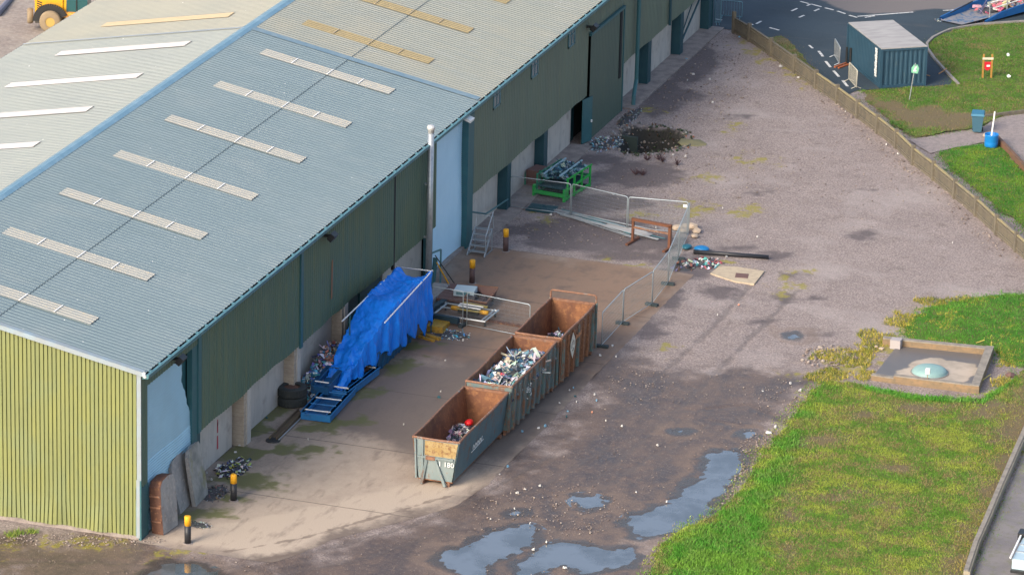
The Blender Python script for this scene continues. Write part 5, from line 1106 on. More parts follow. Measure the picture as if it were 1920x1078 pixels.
# =====================================================================
#  TIMBER FENCE AND BEYOND
# =====================================================================
wood = M('weathered_timber', (.155, .135, .10), .85, layers=[dict(s=2, sv=(1, 1, .3), lo=.42, hi=.66, c=(.105, .095, .08), f=.9, d=7), dict(s=5, off=3, lo=.55, hi=.7, c=(.23, .2, .12), f=.6)])
wood_y = M('cap_timber', (.33, .27, .13), .85, layers=[dict(s=1.5, lo=.45, hi=.65, c=(.22, .19, .14), f=.9), dict(s=6, lo=.6, hi=.7, c=(.42, .33, .12), f=.6)])
fence = thing('timber_fence', 'long weathered close boarded timber fence between the gravel and the lawns', 'fence', (*FB[0], 0))
o0 = FB[0]
for i in range(len(FB)):
    p = FB[i]-o0; d = (FB[min(i+1, len(FB)-1)]-FB[max(i-1, 0)]); a = math.atan2(d[1], d[0])
    T = Matrix.Translation((p[0], p[1], 0)) @ Euler((0, 0, a)).to_matrix().to_4x4()
    MB().box(-.11, -.13, -.1, .11, .08, 1.22 if i else 1.45, T).build('post', wood, fence)
    if i == len(FB)-1: break
    q = FB[i+1]-o0; v = q-p; L = float(np.linalg.norm(v)); a = math.atan2(v[1], v[0]); T = Matrix.Translation((p[0], p[1], 0)) @ Euler((0, 0, a)).to_matrix().to_4x4()
    b = MB(); x = .1
    while x < L-.14:
        h = .98+random.uniform(-.02, .02); b.box(x, .02, .08, x+.095, .045+random.uniform(0, .012), h, T); x += .145
    b.build('boards', wood, fence)
    for z in (.25, .82): MB().box(.05, -.05, z-.04, L-.05, .018, z+.04, T).build('rail', wood, fence)
    MB().box(.05, -.06, .985, L-.05, .09, 1.03, T).build('cap_rail', wood_y if i > 3 else wood, fence)
    MB().box(.05, -.02, -.02, L-.05, .02, .14, T).build('gravel_board', wood, fence)
# -------- road markings
mark = M('road_paint', (.62, .62, .60), .8, layers=[dict(s=5, lo=.5, hi=.66, c=(.2, .21, .23), f=.8)])
marks = [((1535, 97), (1543, 107)), ((1548, 116), (1557, 127)), ((1563, 134), (1573, 145)), ((1580, 152), (1589, 163)), ((1517, 86), (1524, 92)),
         ((1501, 4), (1516, 8)), ((1521, 9), (1540, 14)), ((1547, 16), (1563, 20)), ((1570, 22), (1585, 27)), ((1592, 30), (1607, 34)),
         ((1484, 22), (1495, 17)), ((1498, 34), (1508, 30)), ((1418, 46), (1427, 41)), ((1527, 22), (1536, 18)), ((1443, 53), (1461, 58)), ((1403, 44), (1412, 48)), ((1513, 12), (1520, 9)), ((1342, 37), (1354, 39))]
for k, (p, q) in enumerate(marks):
    p, q = at(*p), at(*q)
    tag(MB().bar((p[0], p[1], .026), (q[0], q[1], .026), .17 if k < 4 else .14, .006).build('road_marking', mark), kind='structure')
for p, q in (((1608, 32), (1712, 24)), ((1768, 21), (1822, 18)), ((1622, 34), (1640, 31))):
    p, q = at(*p), at(*q); tag(MB().bar((p[0], p[1], .026), (q[0], q[1], .026), .14, .006).build('road_marking', mark), kind='structure')
# kerb round the upper lawn
kerb_m = M('kerb_stone', (.27, .25, .23), .85, layers=[dict(s=3, lo=.45, hi=.65, c=(.2, .19, .18))])
kp = [at(x, y) for x, y in ((1797, 160.5), (1775, 138), (1753, 114), (1739, 94), (1738, 84), (1749, 73), (1766, 64.5), (1781, 58), (1812, 52), (1842, 47.5), (1930, 42))]
b = MB()
for p, q in zip(kp, kp[1:]): b.bar((p[0], p[1], .05), (q[0], q[1], .05), .16, .2)
tag(b.build('kerb', kerb_m), kind='structure')
# -------- shipping container
cont = M('container_paint', (.026, .07, .11), .5, layers=[dict(s=.8, lo=.45, hi=.65, c=(.022, .058, .092), f=.8, d=6), dict(s=5, sv=(1, 1, .3), off=3, lo=.6, hi=.72, c=(.07, .10, .11), f=.5)])
roofc = M('container_roof', (.36, .345, .335), .7, layers=[dict(s=1.2, sv=(.4, 1.6, 1), lo=.42, hi=.62, c=(.27, .26, .255), f=.8, d=8), dict(s=3, sv=(.3, 2, 1), off=3, lo=.5, hi=.66, c=(.43, .42, .40), f=.6)])
A_ = at(1650, 166)[:2]; B_ = at(1733, 161)[:2]; D_ = at(1607, 34, 2.6)[:2]; D_ = D_
ex = (B_-A_); Wc = float(np.linalg.norm(ex)); ex = ex/Wc; ang = math.atan2(ex[1], ex[0]); Lc = 6.06
t = thing('shipping_container', 'dark blue grey shipping container with a pale flat roof on the asphalt', 'shipping container', (A_[0], A_[1], .03), ang)
def corr(p, q, h0, h1, out, n, d=.045):
    p = Vector(p); q = Vector(q); v = q-p; nrm = Vector(out); vs = []; 
    ks = []
    for i in range(n):
        for f_, o in ((0, 0), (.34, 0), (.5, d), (.84, d)): ks.append(((i+f_)/n, o))
    ks.append((1, 0))
    for h in (h0, h1):
        for k, o in ks: P = p+v*k-nrm*o; vs.append((P.x, P.y, h))
    m_ = len(ks); return MB().add(vs, [(j, j+1, m_+j+1, m_+j) for j in range(m_-1)])
H = 2.57
corr((.08, .0, 0), (Wc-.08, .0, 0), .15, H-.12, (0, -1, 0), 9, .05).build('end_panel', cont, t)
corr((Wc, .08, 0), (Wc, Lc-.08, 0), .15, H-.12, (1, 0, 0), 22).build('side_panel', cont, t)
corr((0, Lc-.08, 0), (0, .08, 0), .15, H-.12, (-1, 0, 0), 22, .02).build('side_panel', cont, t)
corr((Wc-.08, Lc, 0), (.08, Lc, 0), .15, H-.12, (0, 1, 0), 9).build('end_panel', cont, t)
MB().box(.02, .02, .1, Wc-.02, Lc-.02, .14).build('floor', dark_in, t)
MB().box(-.03, -.03, H-.06, Wc+.03, Lc+.03, H).build('roof', roofc, t)
b = MB()
for x in (0, Wc):
    for y in (0, Lc): b.box(x-.08, y-.08, 0, x+.08, y+.08, H-.07)
for y in (0, Lc): b.box(.08, y-.05, H-.2, Wc-.08, y+.05, H-.07).box(.08, y-.05, 0, Wc-.08, y+.05, .16)
for x in (0, Wc): b.box(x-.05, .08, H-.2, x+.05, Lc-.08, H-.07).box(x-.05, .08, 0, x+.05, Lc-.08, .16)
b.build('frame', cont, t)
b = MB()   # white lettering strip down the side, only a ragged white line at this distance
for i in range(12): b.box(-.094, .55-.08*(i % 2 == 0)*.3, .55+i*.155, -.082, .85+.05*(i % 3), .68+i*.155)
b.build('white_lettering', whitep, t)
# -------- crowd barriers
def barrier(p, q, label, H=1.1, mat=None):
    p = Vector((p[0], p[1], .02)); q = Vector((q[0], q[1], .02)); d = q-p; L = d.length
    t = thing('crowd_barrier', label, 'crowd barrier', p, math.atan2(d.y, d.x), 'metal crowd barriers on the asphalt')
    mat = mat or galv
    MB().tube([(0, 0, .12), (0, 0, H-.12), (.03, 0, H-.03), (.12, 0, H), (L-.12, 0, H), (L-.03, 0, H-.03), (L, 0, H-.12), (L, 0, .12), (0, 0, .12)], .03, 8).build('frame', mat, t, True)
    b = MB(); n = max(6, int(L/.16))
    for i in range(1, n): b.tube([(L*i/n, 0, .12), (L*i/n, 0, H)], .012, 5)
    b.build('bars', mat, t)
    for x in (.12, L-.12): MB().tube([(x, -.32, 0), (x, 0, .14), (x, .32, 0)], .022, 6).build('foot', mat, t)
tealb = M('barrier_teal', (.12, .25, .31), .45, .2)
barrier(at(1351, 33), at(1391, 36), 'grey blue crowd barrier standing at the far corner of the warehouse', 1.15, tealb)
barrier(at(1339, 46), at(1351, 46), 'short piece of barrier tight against the far corner of the warehouse', 1.9, tealb)
barrier(at(1564, 107), at(1574, 124), 'silver crowd barrier nearer the dashed white line and the pallet forks', 1.2)
barrier(at(1591, 152), at(1606, 168), 'cream slatted crowd barrier at the corner of the lawn', 1.2, M('barrier_cream', (.52, .49, .40), .5))
# -------- pallet forks
orng = M('orange_paint', (.38, .11, .04), .6)
q = at(1594, 122); t = thing('pallet_forks', 'pair of black and orange pallet forks standing by the container', 'pallet forks', (q[0], q[1], .02), R(70))
for y in (0, .3):
    MB().bar((0, y, 0), (0, y, 1.1), .13, .06).build('shank', black_m, t); MB().bar((0, y, .05), (-1.3, y, .05), .12, .08).build('tine', orng, t)
# -------- worn rope fence pieces
def rope(pts, label):
    b = MB(); P = [at(x, y, z) for x, y, z in pts]
    b.tube([tuple(p) for p in P], .035, 6); tag(b.build('hazard_tape', M('tape_orange', (.33, .19, .09), .7)), label, 'tape', 'faded orange tape lengths strung past the container')
rope([(1654, 150, .2), (1660, 145, .28), (1666, 137, .45)], 'short faded orange tape piece at the near left corner of the container')
rope([(1681, 138.5, .3), (1688, 138.5, .28), (1696, 137, .3)], 'short faded orange tape piece across the end of the container')
rope([(1730, 137, .35), (1737, 141, .2), (1744, 143, .15)], 'faded orange tape sagging from the near right corner of the container')
rope([(1760, 139, .15), (1768, 134, .3), (1775, 129, .4)], 'short orange tape piece over the kerb of the upper lawn')
# -------- signs
q = at(1705, 190); t = thing('footpath_sign', 'small pale green sign leaning on a thin grey pole on the lawn', 'sign', (q[0], q[1], .1)); hs = height(1705, 190, 122)
MB().tube([(0, 0, 0), (.24, .1, hs)], .035, 8).build('pole', galv, t)
sg = M('sign_green', (.16, .42, .27), .5)
so_ = MB().prism([(-.2, 0), (.2, 0), (.24, .34), (.1, .55), (-.12, .52), (-.24, .3)], -.02, .02).build('sign_plate', sg, t); so_.location = (.22, .02, hs-.62); so_.rotation_euler = (R(80), R(8), R(15))
so2 = MB().prism([(-.1, .1), (-.02, .1), (.08, .42), (0, .42)], .021, .03).prism([(0, .12), (.08, .12), (.1, .2), (.04, .2)], .021, .03).build('pictogram', white_m, t); so2.location = so_.location; so2.rotation_euler = so_.rotation_euler
q = at(1842, 149); hs = height(1842, 149, 105); q2 = at(1858, 149); dx = q2-q
t = thing('safety_post', 'orange brown wooden two post stand holding a small red board on the lawn', 'sign', (q[0], q[1], .1), math.atan2(dx[1], dx[0])); L = float(np.linalg.norm(dx))
ow = M('stained_timber', (.36, .19, .04), .7)
for x in (0, L): MB().box(x-.055, -.05, 0, x+.055, .05, hs).build('post', ow, t)
MB().box(-.08, -.08, hs-.34, L+.08, -.052, hs-.2).build('nameboard', M('cream_board', (.6, .55, .42), .6), t)
rd = M('red_board', (.55, .015, .03), .5); MB().prism([(L/2-.21, hs-.9), (L/2-.09, hs-1.06), (L/2+.09, hs-1.06), (L/2+.21, hs-.9), (L/2+.21, hs-.5), (L/2-.21, hs-.5)], -.02, .02, Euler((R(90), 0, 0)).to_matrix().to_4x4()).build('red_board', rd, t)
MB().box(L/2-.06, -.035, hs-.82, L/2+.16, -.022, hs-.70).build('white_panel', white_m, t)
for k, (x, y) in enumerate(((1890, 108), (1891, 148))): tag(MB().blob((*at(x, y)[:2], .15), .13).build('white_ball', white_m), ('white ball on the upper lawn level with the red board', 'white ball on the upper lawn below the first one')[k], 'ball', 'white balls on the lawn')
# -------- wheelie bin
q = at(1832, 249); t = thing('wheelie_bin', 'dark blue grey wheelie bin beside the gravel track', 'wheelie bin', (q[0], q[1], .03), R(10))
wb = M('bin_plastic', (.045, .12, .17), .5)
MB().add([(-.26, -.25, .08), (.26, -.25, .08), (.26, .3, .08), (-.26, .3, .08), (-.36, -.38, 1.12), (.36, -.38, 1.12), (.36, .4, 1.12), (-.36, .4, 1.12)], [(0, 3, 2, 1), (4, 5, 6, 7), (0, 1, 5, 4), (1, 2, 6, 5), (2, 3, 7, 6), (3, 0, 4, 7)]).build('body', wb, t)
MB().add([(-.41, -.44, 1.12), (.41, -.44, 1.12), (.41, .48, 1.14), (-.41, .48, 1.14), (-.36, -.36, 1.24), (.36, -.36, 1.24), (.36, .42, 1.3), (-.36, .42, 1.3)], [(0, 3, 2, 1), (4, 5, 6, 7), (0, 1, 5, 4), (1, 2, 6, 5), (2, 3, 7, 6), (3, 0, 4, 7)]).build('lid', M('bin_lid', (.03, .15, .24), .45), t)
MB().tube([(-.4, .5, 1.1), (.4, .5, 1.1)], .025, 6).build('handle', black_m, t)
for x in (-.3, .3): MB().tube([(x-.04, .32, .12), (x+.04, .32, .12)], .12, 12).build('wheel', black_m, t)
sub(crumple('pale_sack', 'pale brown and white sack between the wheelie bin and the blue barrel', 'sack', (*at(1850, 258)[:2], .15), (.3, .6, .2), (.42, .33, .25)))
q = at(1858, 277); t = thing('blue_barrel', 'bright blue open barrel at the corner of the lawn', 'barrel', (q[0], q[1], .05))
bb = M('barrel_blue', (.01, .20, .55), .45)
MB().lathe([(.36, 0), (.40, .05), (.41, .3), (.40, .38), (.42, .42), (.41, .75), (.43, .8), (.40, .81), (.385, .75), (.37, .12), (.01, .10)], n=28).build('shell', bb, t, True)
tag(MB().tube([(q[0]-.05, q[1], .2), (q[0]+.1, q[1]+.05, 2.25)], .05, 8).build('white_post', white_m), 'thin white post standing in the blue barrel', 'post')
# timber edging of the track
def edging(pts, h, w_, label, mat=None, name='timber_edging'):
    b = MB(); P = [at(x, y) for x, y in pts]
    for p, q in zip(P, P[1:]): b.bar((p[0], p[1], h/2-.05), (q[0], q[1], h/2-.05), w_, h+.1)
    return tag(b.build(name, mat or wood), label, 'edging')
rwood = M('red_timber', (.16, .085, .05), .85, layers=[dict(s=2, lo=.45, hi=.65, c=(.10, .07, .05), f=.8)])
edging([(1869, 266), (1895, 293), (1925, 325), (1990, 395)], .38, .2, 'brown timber edge between the gravel track and the bright lawn', rwood)
edging([(1846, 222), (1880, 217), (1930, 211)], .2, .15, 'brown timber edge along the back of the gravel track')
# -------- blue ramp trailer, top right
q = at(1852, 44); q2 = at(1935, 26); d = q2-q; a = math.atan2(d[1], d[0])
t = thing('ramp_trailer', 'blue steel ramp trailer with white handrails carrying rubbish, at the top right edge', 'trailer', (q[0], q[1], .02), a)
tb = M('trailer_blue', (.012, .10, .30), .45, layers=[dict(s=2, lo=.5, hi=.7, c=(.01, .06, .18), f=.7)])
MB().add([(-.2, 0, .05), (6, 0, .35), (6, 0, 1.05), (1.3, 0, .55), (-.2, 0, .15), (-.2, .12, .05), (6, .12, .35), (6, .12, 1.05), (1.3, .12, .55), (-.2, .12, .15)], [(0, 1, 2, 3, 4), (9, 8, 7, 6, 5), (4, 3, 8, 9), (3, 2, 7, 8)]).build('side_beam', tb, t)
MB().add([(-2.2, 2.2, .05), (6, 2.2, .35), (6, 2.2, 1.3), (.3, 2.2, .75), (-2.2, 2.2, .25), (-2.2, 2.3, .05), (6, 2.3, .35), (6, 2.3, 1.3), (.3, 2.3, .75), (-2.2, 2.3, .25)], [(0, 1, 2, 3, 4), (9, 8, 7, 6, 5), (4, 3, 8, 9), (3, 2, 7, 8)]).build('side_beam', tb, t)
MB().add([(-2.0, .4, .1), (.3, .12, .3), (6, .12, .8), (6, 2.2, .8), (.3, 2.2, .3), (-2.4, 2.0, .1)], [(0, 1, 4, 5), (1, 2, 3, 4)]).build('deck', M('deck_grey', (.2, .2, .22), .7, layers=[dict(s=3, lo=.5, hi=.6, c=(.05, .12, .22))]), t)
MB().tube([(.3, .2, 1.25), (6, .2, 1.75)], .045, 8).tube([(.6, .2, .85), (6, .2, 1.25)], .035, 8).tube([(.3, 2.0, 1.6), (6, 2.0, 2.1)], .045, 8).build('handrail', white_m, t)
for x in (.3, 1.9, 3.6): MB().tube([(x, .15, .3), (x, .2, 1.3+x*.08)], .04, 8).build('stanchion', galv, t)
MB().bar((-1.6, 1.9, .5), (.6, 2.1, .9), .06).build('brace', black_m, t)
random.seed(6)
c_ = Matrix.Rotation(a, 3, 'Z') @ Vector((2.5, 1.1, 0)); heap('trailer_rubbish', 'cardboard, white and red rubbish lying on the blue ramp trailer', (q[0]+c_.x, q[1]+c_.y, .5), 2.3, .8, .22, 80, (.1, .35), [(.42, .3, .2), (.7, .7, .7), (.5, .12, .15), (.2, .22, .25), (.45, .35, .3)], 'rubbish', flat=True, rz=a)
heap('road_litter', 'white and dark litter spilled on the road below the blue ramp', (*at(1800, 40)[:2], .02), 1.7, .6, .05, 70, (.04, .13), [(.7, .7, .7), (.2, .2, .22), (.1, .15, .25), (.4, .2, .15)], 'litter', rz=R(20))
# -------- yellow wheel loader behind the building
q = at(90, 62); t = thing('wheel_loader', 'yellow wheel loader with black louvres and dusty tyres behind the warehouse roof', 'wheel loader', (q[0], q[1], .1), R(15))
t.scale = (.88, .88, .88)
ly = M('loader_yellow', (.66, .34, .012), .45, layers=[dict(s=1.5, lo=.5, hi=.7, c=(.52, .28, .04), f=.7)])
dusty = M('dusty_tyre', (.26, .20, .13), .9, layers=[dict(s=3, lo=.45, hi=.6, c=(.24, .18, .11), f=.7)])
# body side facing the camera (local y = 0), x along the machine from tail to front
side = [(-.95, .95), (-.95, 2.3), (-1.15, 2.35), (-1.15, 2.6), (1.1, 2.75), (1.1, 1.3), (.9, 1.15), (-.4, .95)]
MB().add([(x, 0, z) for x, z in side]+[(x, 2.1, z) for x, z in side], [tuple(range(8)), tuple(range(15, 7, -1))]+[(i, 8+i, 8+(i+1) % 8, (i+1) % 8) for i in range(8)]).build('engine_cover', ly, t)
MB().add([(-.6, .15, 2.66), (1.0, .15, 2.76), (1.0, 1.95, 2.76), (-.6, 1.95, 2.66), (-.3, .4, 3.0), (.9, .4, 3.05), (.9, 1.7, 3.05), (-.3, 1.7, 3.0)], [(4, 5, 6, 7), (0, 1, 5, 4), (1, 2, 6, 5), (2, 3, 7, 6), (3, 0, 4, 7)]).build('bonnet_top', M('bonnet_grey', (.34, .34, .37), .4), t)
b = MB()
for i in range(7): b.bar((-.78, -.015, 1.25+i*.17), (-.42, -.015, 1.10+i*.17), .02, .085)
b.build('louvres', black_m, t)
b = MB()
for i in range(9): b.box(-.1+i*.12, -.012, 2.05, -.03+i*.12, -.004, 2.2-.03*(i % 2))
b.build('faded_lettering', M('faded_gold', (.52, .30, .03), .6), t)
MB().box(1.1, .1, 1.3, 1.35, 2.0, 3.6).build('cab_pillar', ly, t); MB().box(1.35, .1, 1.5, 2.9, 2.0, 3.5).build('cab_glass', M('cab_glass', (.02, .09, .10), .1, spec=.8), t)
MB().box(1.3, .0, 3.5, 3.0, 2.1, 3.65).build('cab_roof', ly, t); MB().box(1.1, -.2, 1.15, 2.9, .5, 1.5).build('step_box', M('loader_orange', (.7, .33, .06), .5), t)
MB().bar((2.1, .06, 1.5), (2.1, .06, 3.5), .06).build('cab_post', black_m, t)
for nm, x, y, r_ in (('wheel', .25, -.3, .85), ('wheel', .25, 2.3, .85), ('wheel', 3.6, -.3, .82), ('wheel', 3.6, 2.3, .82)):
    b = MB(); T = Matrix.Translation((x, y, r_)) @ Euler((R(90), 0, 0)).to_matrix().to_4x4(); prof = [(.35, -.3), (.7, -.32), (.8, -.24), (.82, 0), (.8, .24), (.7, .32), (.35, .3)]
    n = 28; vs = [tuple(T @ Vector((rr*math.cos(2*math.pi*j/n), rr*math.sin(2*math.pi*j/n), zz))) for rr, zz in prof for j in range(n)]
    b.add(vs, [(i*n+j, i*n+(j+1) % n, (i+1)*n+(j+1) % n, (i+1)*n+j) for i in range(6) for j in range(n)]); wl = b.build(nm, dusty, t, True)
    T = Matrix.Translation((x, y, r_)) @ Euler((R(90), 0, 0)).to_matrix().to_4x4(); b = MB(); b.add([tuple(T @ Vector((.36*math.cos(2*math.pi*j/16), .36*math.sin(2*math.pi*j/16), s))) for s in (-.26, .26) for j in range(16)], [tuple(range(15, -1, -1)), tuple(range(16, 32))]); b.build('rim', M('rim_tan', (.45, .3, .08), .7), wl)
b = MB()
for i in range(20):
    a0 = R(182-i*8); a1 = R(182-(i+1)*8-1); b.bar((.25+1.0*math.cos(a0), -.3, .85+1.0*math.sin(a0)), (.25+1.0*math.cos(a1), -.3, .85+1.0*math.sin(a1)), .62, .07, (0, 1, 0))
b.build('mudguard', black_m, t)
MB().box(-1.0, .3, .5, -.3, 1.8, .95).build('counterweight', M('dark_steel', (.06, .055, .05), .7), t)
b = MB(); T = Matrix.Translation((-1.4, .6, .95)) @ Euler((0, R(90), R(10))).to_matrix().to_4x4()
prof = [(.2, -.2), (.48, -.22), (.56, -.16), (.58, 0), (.56, .16), (.48, .22), (.2, .2)]; n = 24
b.add([tuple(T @ Vector((rr*math.cos(2*math.pi*j/n), rr*math.sin(2*math.pi*j/n), zz))) for rr, zz in prof for j in range(n)], [(i*n+j, i*n+(j+1) % n, (i+1)*n+(j+1) % n, (i+1)*n+j) for i in range(6) for j in range(n)])
b.build('spare_wheel', dusty, t, True)
# dark pipe on the dirt at the far left
p, q = at(-6, 32), at(26, -4); tag(MB().tube([(p[0], p[1], .15), (q[0], q[1], .15)], .22, 8).build('grey_pipe', M('pipe_grey', (.17, .17, .22), .7)), 'grey violet pipe lying on the dirt behind the warehouse', 'pipe')
# -------- timber edged basin with the domed cover
BC = [at(1633, 712)[:2], at(1835, 738)[:2], at(1863, 664)[:2], at(1683, 648)[:2]]
basin = thing('basin', 'sunken basin edged with weathered brown sleepers', 'basin', (0, 0, 0))
slp = M('sleeper_timber', (.20, .145, .09), .85, layers=[dict(s=1.5, sv=(1, 1, 4), lo=.42, hi=.62, c=(.27, .175, .095), f=.9, d=7), dict(s=3, off=3, lo=.5, hi=.66, c=(.15, .12, .08), f=.8)])
slt = M('sleeper_top', (.26, .235, .20), .9, layers=[dict(s=2, lo=.42, hi=.64, c=(.18, .16, .14), f=.9, d=8), dict(s=8, off=4, lo=.5, hi=.7, c=(.33, .29, .22), f=.5)])
def wallseg(p, q, w_, h, z0=-.1):
    d = (q-p)/np.linalg.norm(q-p); n = np.array([-d[1], d[0]])
    P = [p, q, q+n*w_, p+n*w_]
    MB().prism([tuple(k) for k in P], z0, h-.05).build('sleeper_wall', slp, basin); MB().prism([tuple(k) for k in P], h-.05, h+.01).build('coping', slt, basin)
wallseg(BC[0]+np.array([1.2, -.05]), BC[1], .28, .42); wallseg(BC[1], BC[2], .42, .44); wallseg(BC[2], BC[3]-np.array([.8, -.1]), .34, .40)
wallseg(BC[0], BC[0]+np.array([1.2, -.05]), .28, .28)
fl = M('basin_silt', (.44, .37, .30), .9, layers=[dict(s=.8, lo=.42, hi=.6, c=(.30, .26, .21), f=.8, d=7), dict(k='attr', a='damp', ns=2.5, na=.6, lo=.35, hi=.7, c=(.10, .095, .095), f=.9, r=.4)])
CI = np.array([BC[0], BC[1], BC[2], BC[3]]); cc = CI.mean(0)
innr = E_(1762, 696, 78, 21, 24)
sheet('basin_floor', CI, .15, lambda x, y, d: .045+0*x, fl, lambda x, y: {'damp': 1-ss(sdf(x, y, innr)+(fbm(x, y, 1.1)-.5)*1.6, -.4, .3)})
q = at(1743, 700)
t = thing('domed_cover', 'pale green blue domed cover in the middle of the basin', 'cover', (q[0], q[1], .05))
dm = M('dome_blue_green', (.24, .38, .36), .5, layers=[dict(s=1.5, lo=.45, hi=.65, c=(.19, .31, .31), f=.8), dict(s=6, off=3, lo=.55, hi=.7, c=(.3, .42, .38), f=.5)])
MB().lathe([(.94, -.02), (.94, .05), (.90, .07)]+[(.90*math.cos(a), .07+.30*math.sin(a)) for a in np.linspace(.1, 1.55, 9)], n=40).build('dome', dm, t, True)
MB().lathe([(1.0, -.02), (1.0, .03), (.93, .04)], n=40).build('rim', kerb_m, t)
q = at(1738, 725); t = thing('white_marker_box', 'small white box on a short stake in front of the domed cover', 'marker', (q[0], q[1], 0))
MB().tube([(0, 0, 0), (0, 0, .75)], .02, 6).build('stake', slp, t); MB().box(-.11, -.1, .72, .11, .1, 1.0).build('box', white_m, t)
ys = M('straw_stake', (.52, .43, .10), .8)
for k, (x0, y0, x1, y1) in enumerate([(1858, 655, 1858, 640), (1857, 702, 1841, 713), (1857, 715, 1857, 707), (1830, 643, 1846, 637), (1797, 648, 1810, 645), (1676, 600, 1676, 590), (1720, 637, 1732, 641)]):
    p = at(x0, y0, .1); 
    if x0 == x1: e = (p[0], p[1], .1+height(x0, y0, y1)); 
    else: e = at(x1, y1, .25)
    tag(MB().tube([tuple(p), tuple(e)], .025, 5).build('stake', ys), ['upright yellow stake at the far right corner of the basin', 'slanting yellow stake at the right wall of the basin', 'upright yellow stub right of the basin', 'slanting yellow stem behind the basin near its far right corner', 'yellow stem behind the middle of the basin', 'upright yellow stem in the dry grass left of the lawn', 'yellow stem lying behind the left half of the basin'][k], 'stake', 'yellow stakes and stems round the basin')
tag(MB().box(-.25, -.25, 0, .3, .25, .5).build('concrete_block', M('concrete_block_m', (.36, .33, .33), .9), loc=(*at(1679, 652)[:2], 0)), 'grey block at the far left corner of the basin', 'block')
for i, (x, y, r_, lab) in enumerate([(1895, 705, .3, 'reddish stone on the bare soil right of the basin'), (1652, 655, .15, 'pale stone left of the basin corner'), (1643, 651, .12, 'small pale stone left of the basin corner')]):
    q = at(x, y); b = MB(); b.blob((q[0], q[1], .05), (r_, r_, r_*.5)); tag(b.build('stone', st if i else sc_b), lab, 'stone')
# -------- low stone wall at the lower right
sw = M('wall_stone', (.33, .29, .22), .9, layers=[dict(s=2.5, sv=(1, .5, 1), lo=.42, hi=.62, c=(.26, .235, .18), f=.9, d=7), dict(s=6, off=3, lo=.56, hi=.7, c=(.38, .33, .16), f=.6)])
WL = G2([(1812, 1085), (1830, 1030), (1850, 985), (1875, 925), (1900, 868), (1925, 812), (1960, 735)])
b = MB(); t = thing('low_wall', 'low weathered stone coped wall between the lower lawn and the footpath', 'wall', (0, 0, 0))
for i, (p, q) in enumerate(zip(WL, WL[1:])):
    MB().bar((p[0], p[1], .12), (q[0], q[1], .12), .3, .5).build('wall_body', sw, t); MB().bar((p[0]-.04, p[1], .40), (q[0]-.04, q[1], .40), .22, .07).build('coping', slt, t)
# -------- white equipment trailer, bottom right corner
q = at(1893, 1080); t = thing('equipment_trailer', 'white framed trailer with pale blue panels cut by the bottom right edge', 'trailer', (q[0], q[1], .4), R(2))
wf = M('frame_white', (.75, .75, .74), .4); pb = M('panel_pale_blue', (.40, .52, .58), .35)
MB().box(.1, -.5, .0, 3, 5.6, .12).build('chassis', black_m, t)
MB().box(.12, -.3, .12, 2.2, 2.6, .62).build('panel', pb, t); MB().box(.25, 2.9, .12, 2.2, 6.2, .45).build('panel', pb, t)
for y in (.6, 1.5): MB().box(.14, y, .62, 2.2, y+.07, .66).build('strip', galv, t)
MB().bar((.05, -.4, .7), (.0, 2.7, .7), .08).build('rail', wf, t); MB().bar((.05, 3.4, .62), (.55, 6.4, .62), .09).bar((.55, 6.4, .62), (2, 6.5, .62), .09).bar((.0, 3.4, .62), (.2, 2.8, .4), .09).build('rail', wf, t)
MB().box(-.15, 2.45, .35, .65, 3.1, .8).build('black_box', black_m, t); MB().blob((.75, 4.1, .7), (.35, .35, .3)).build('black_bag', black_m, t)
for y in (5.2, 5.7): MB().tube([(.75, y, .65), (1.0, y, .65)], .15, 12).build('roller', yel, t, True)
MB().tube([(.3, 1, -.1), (.55, 1, -.1)], .32, 16).build('wheel', black_m, t)
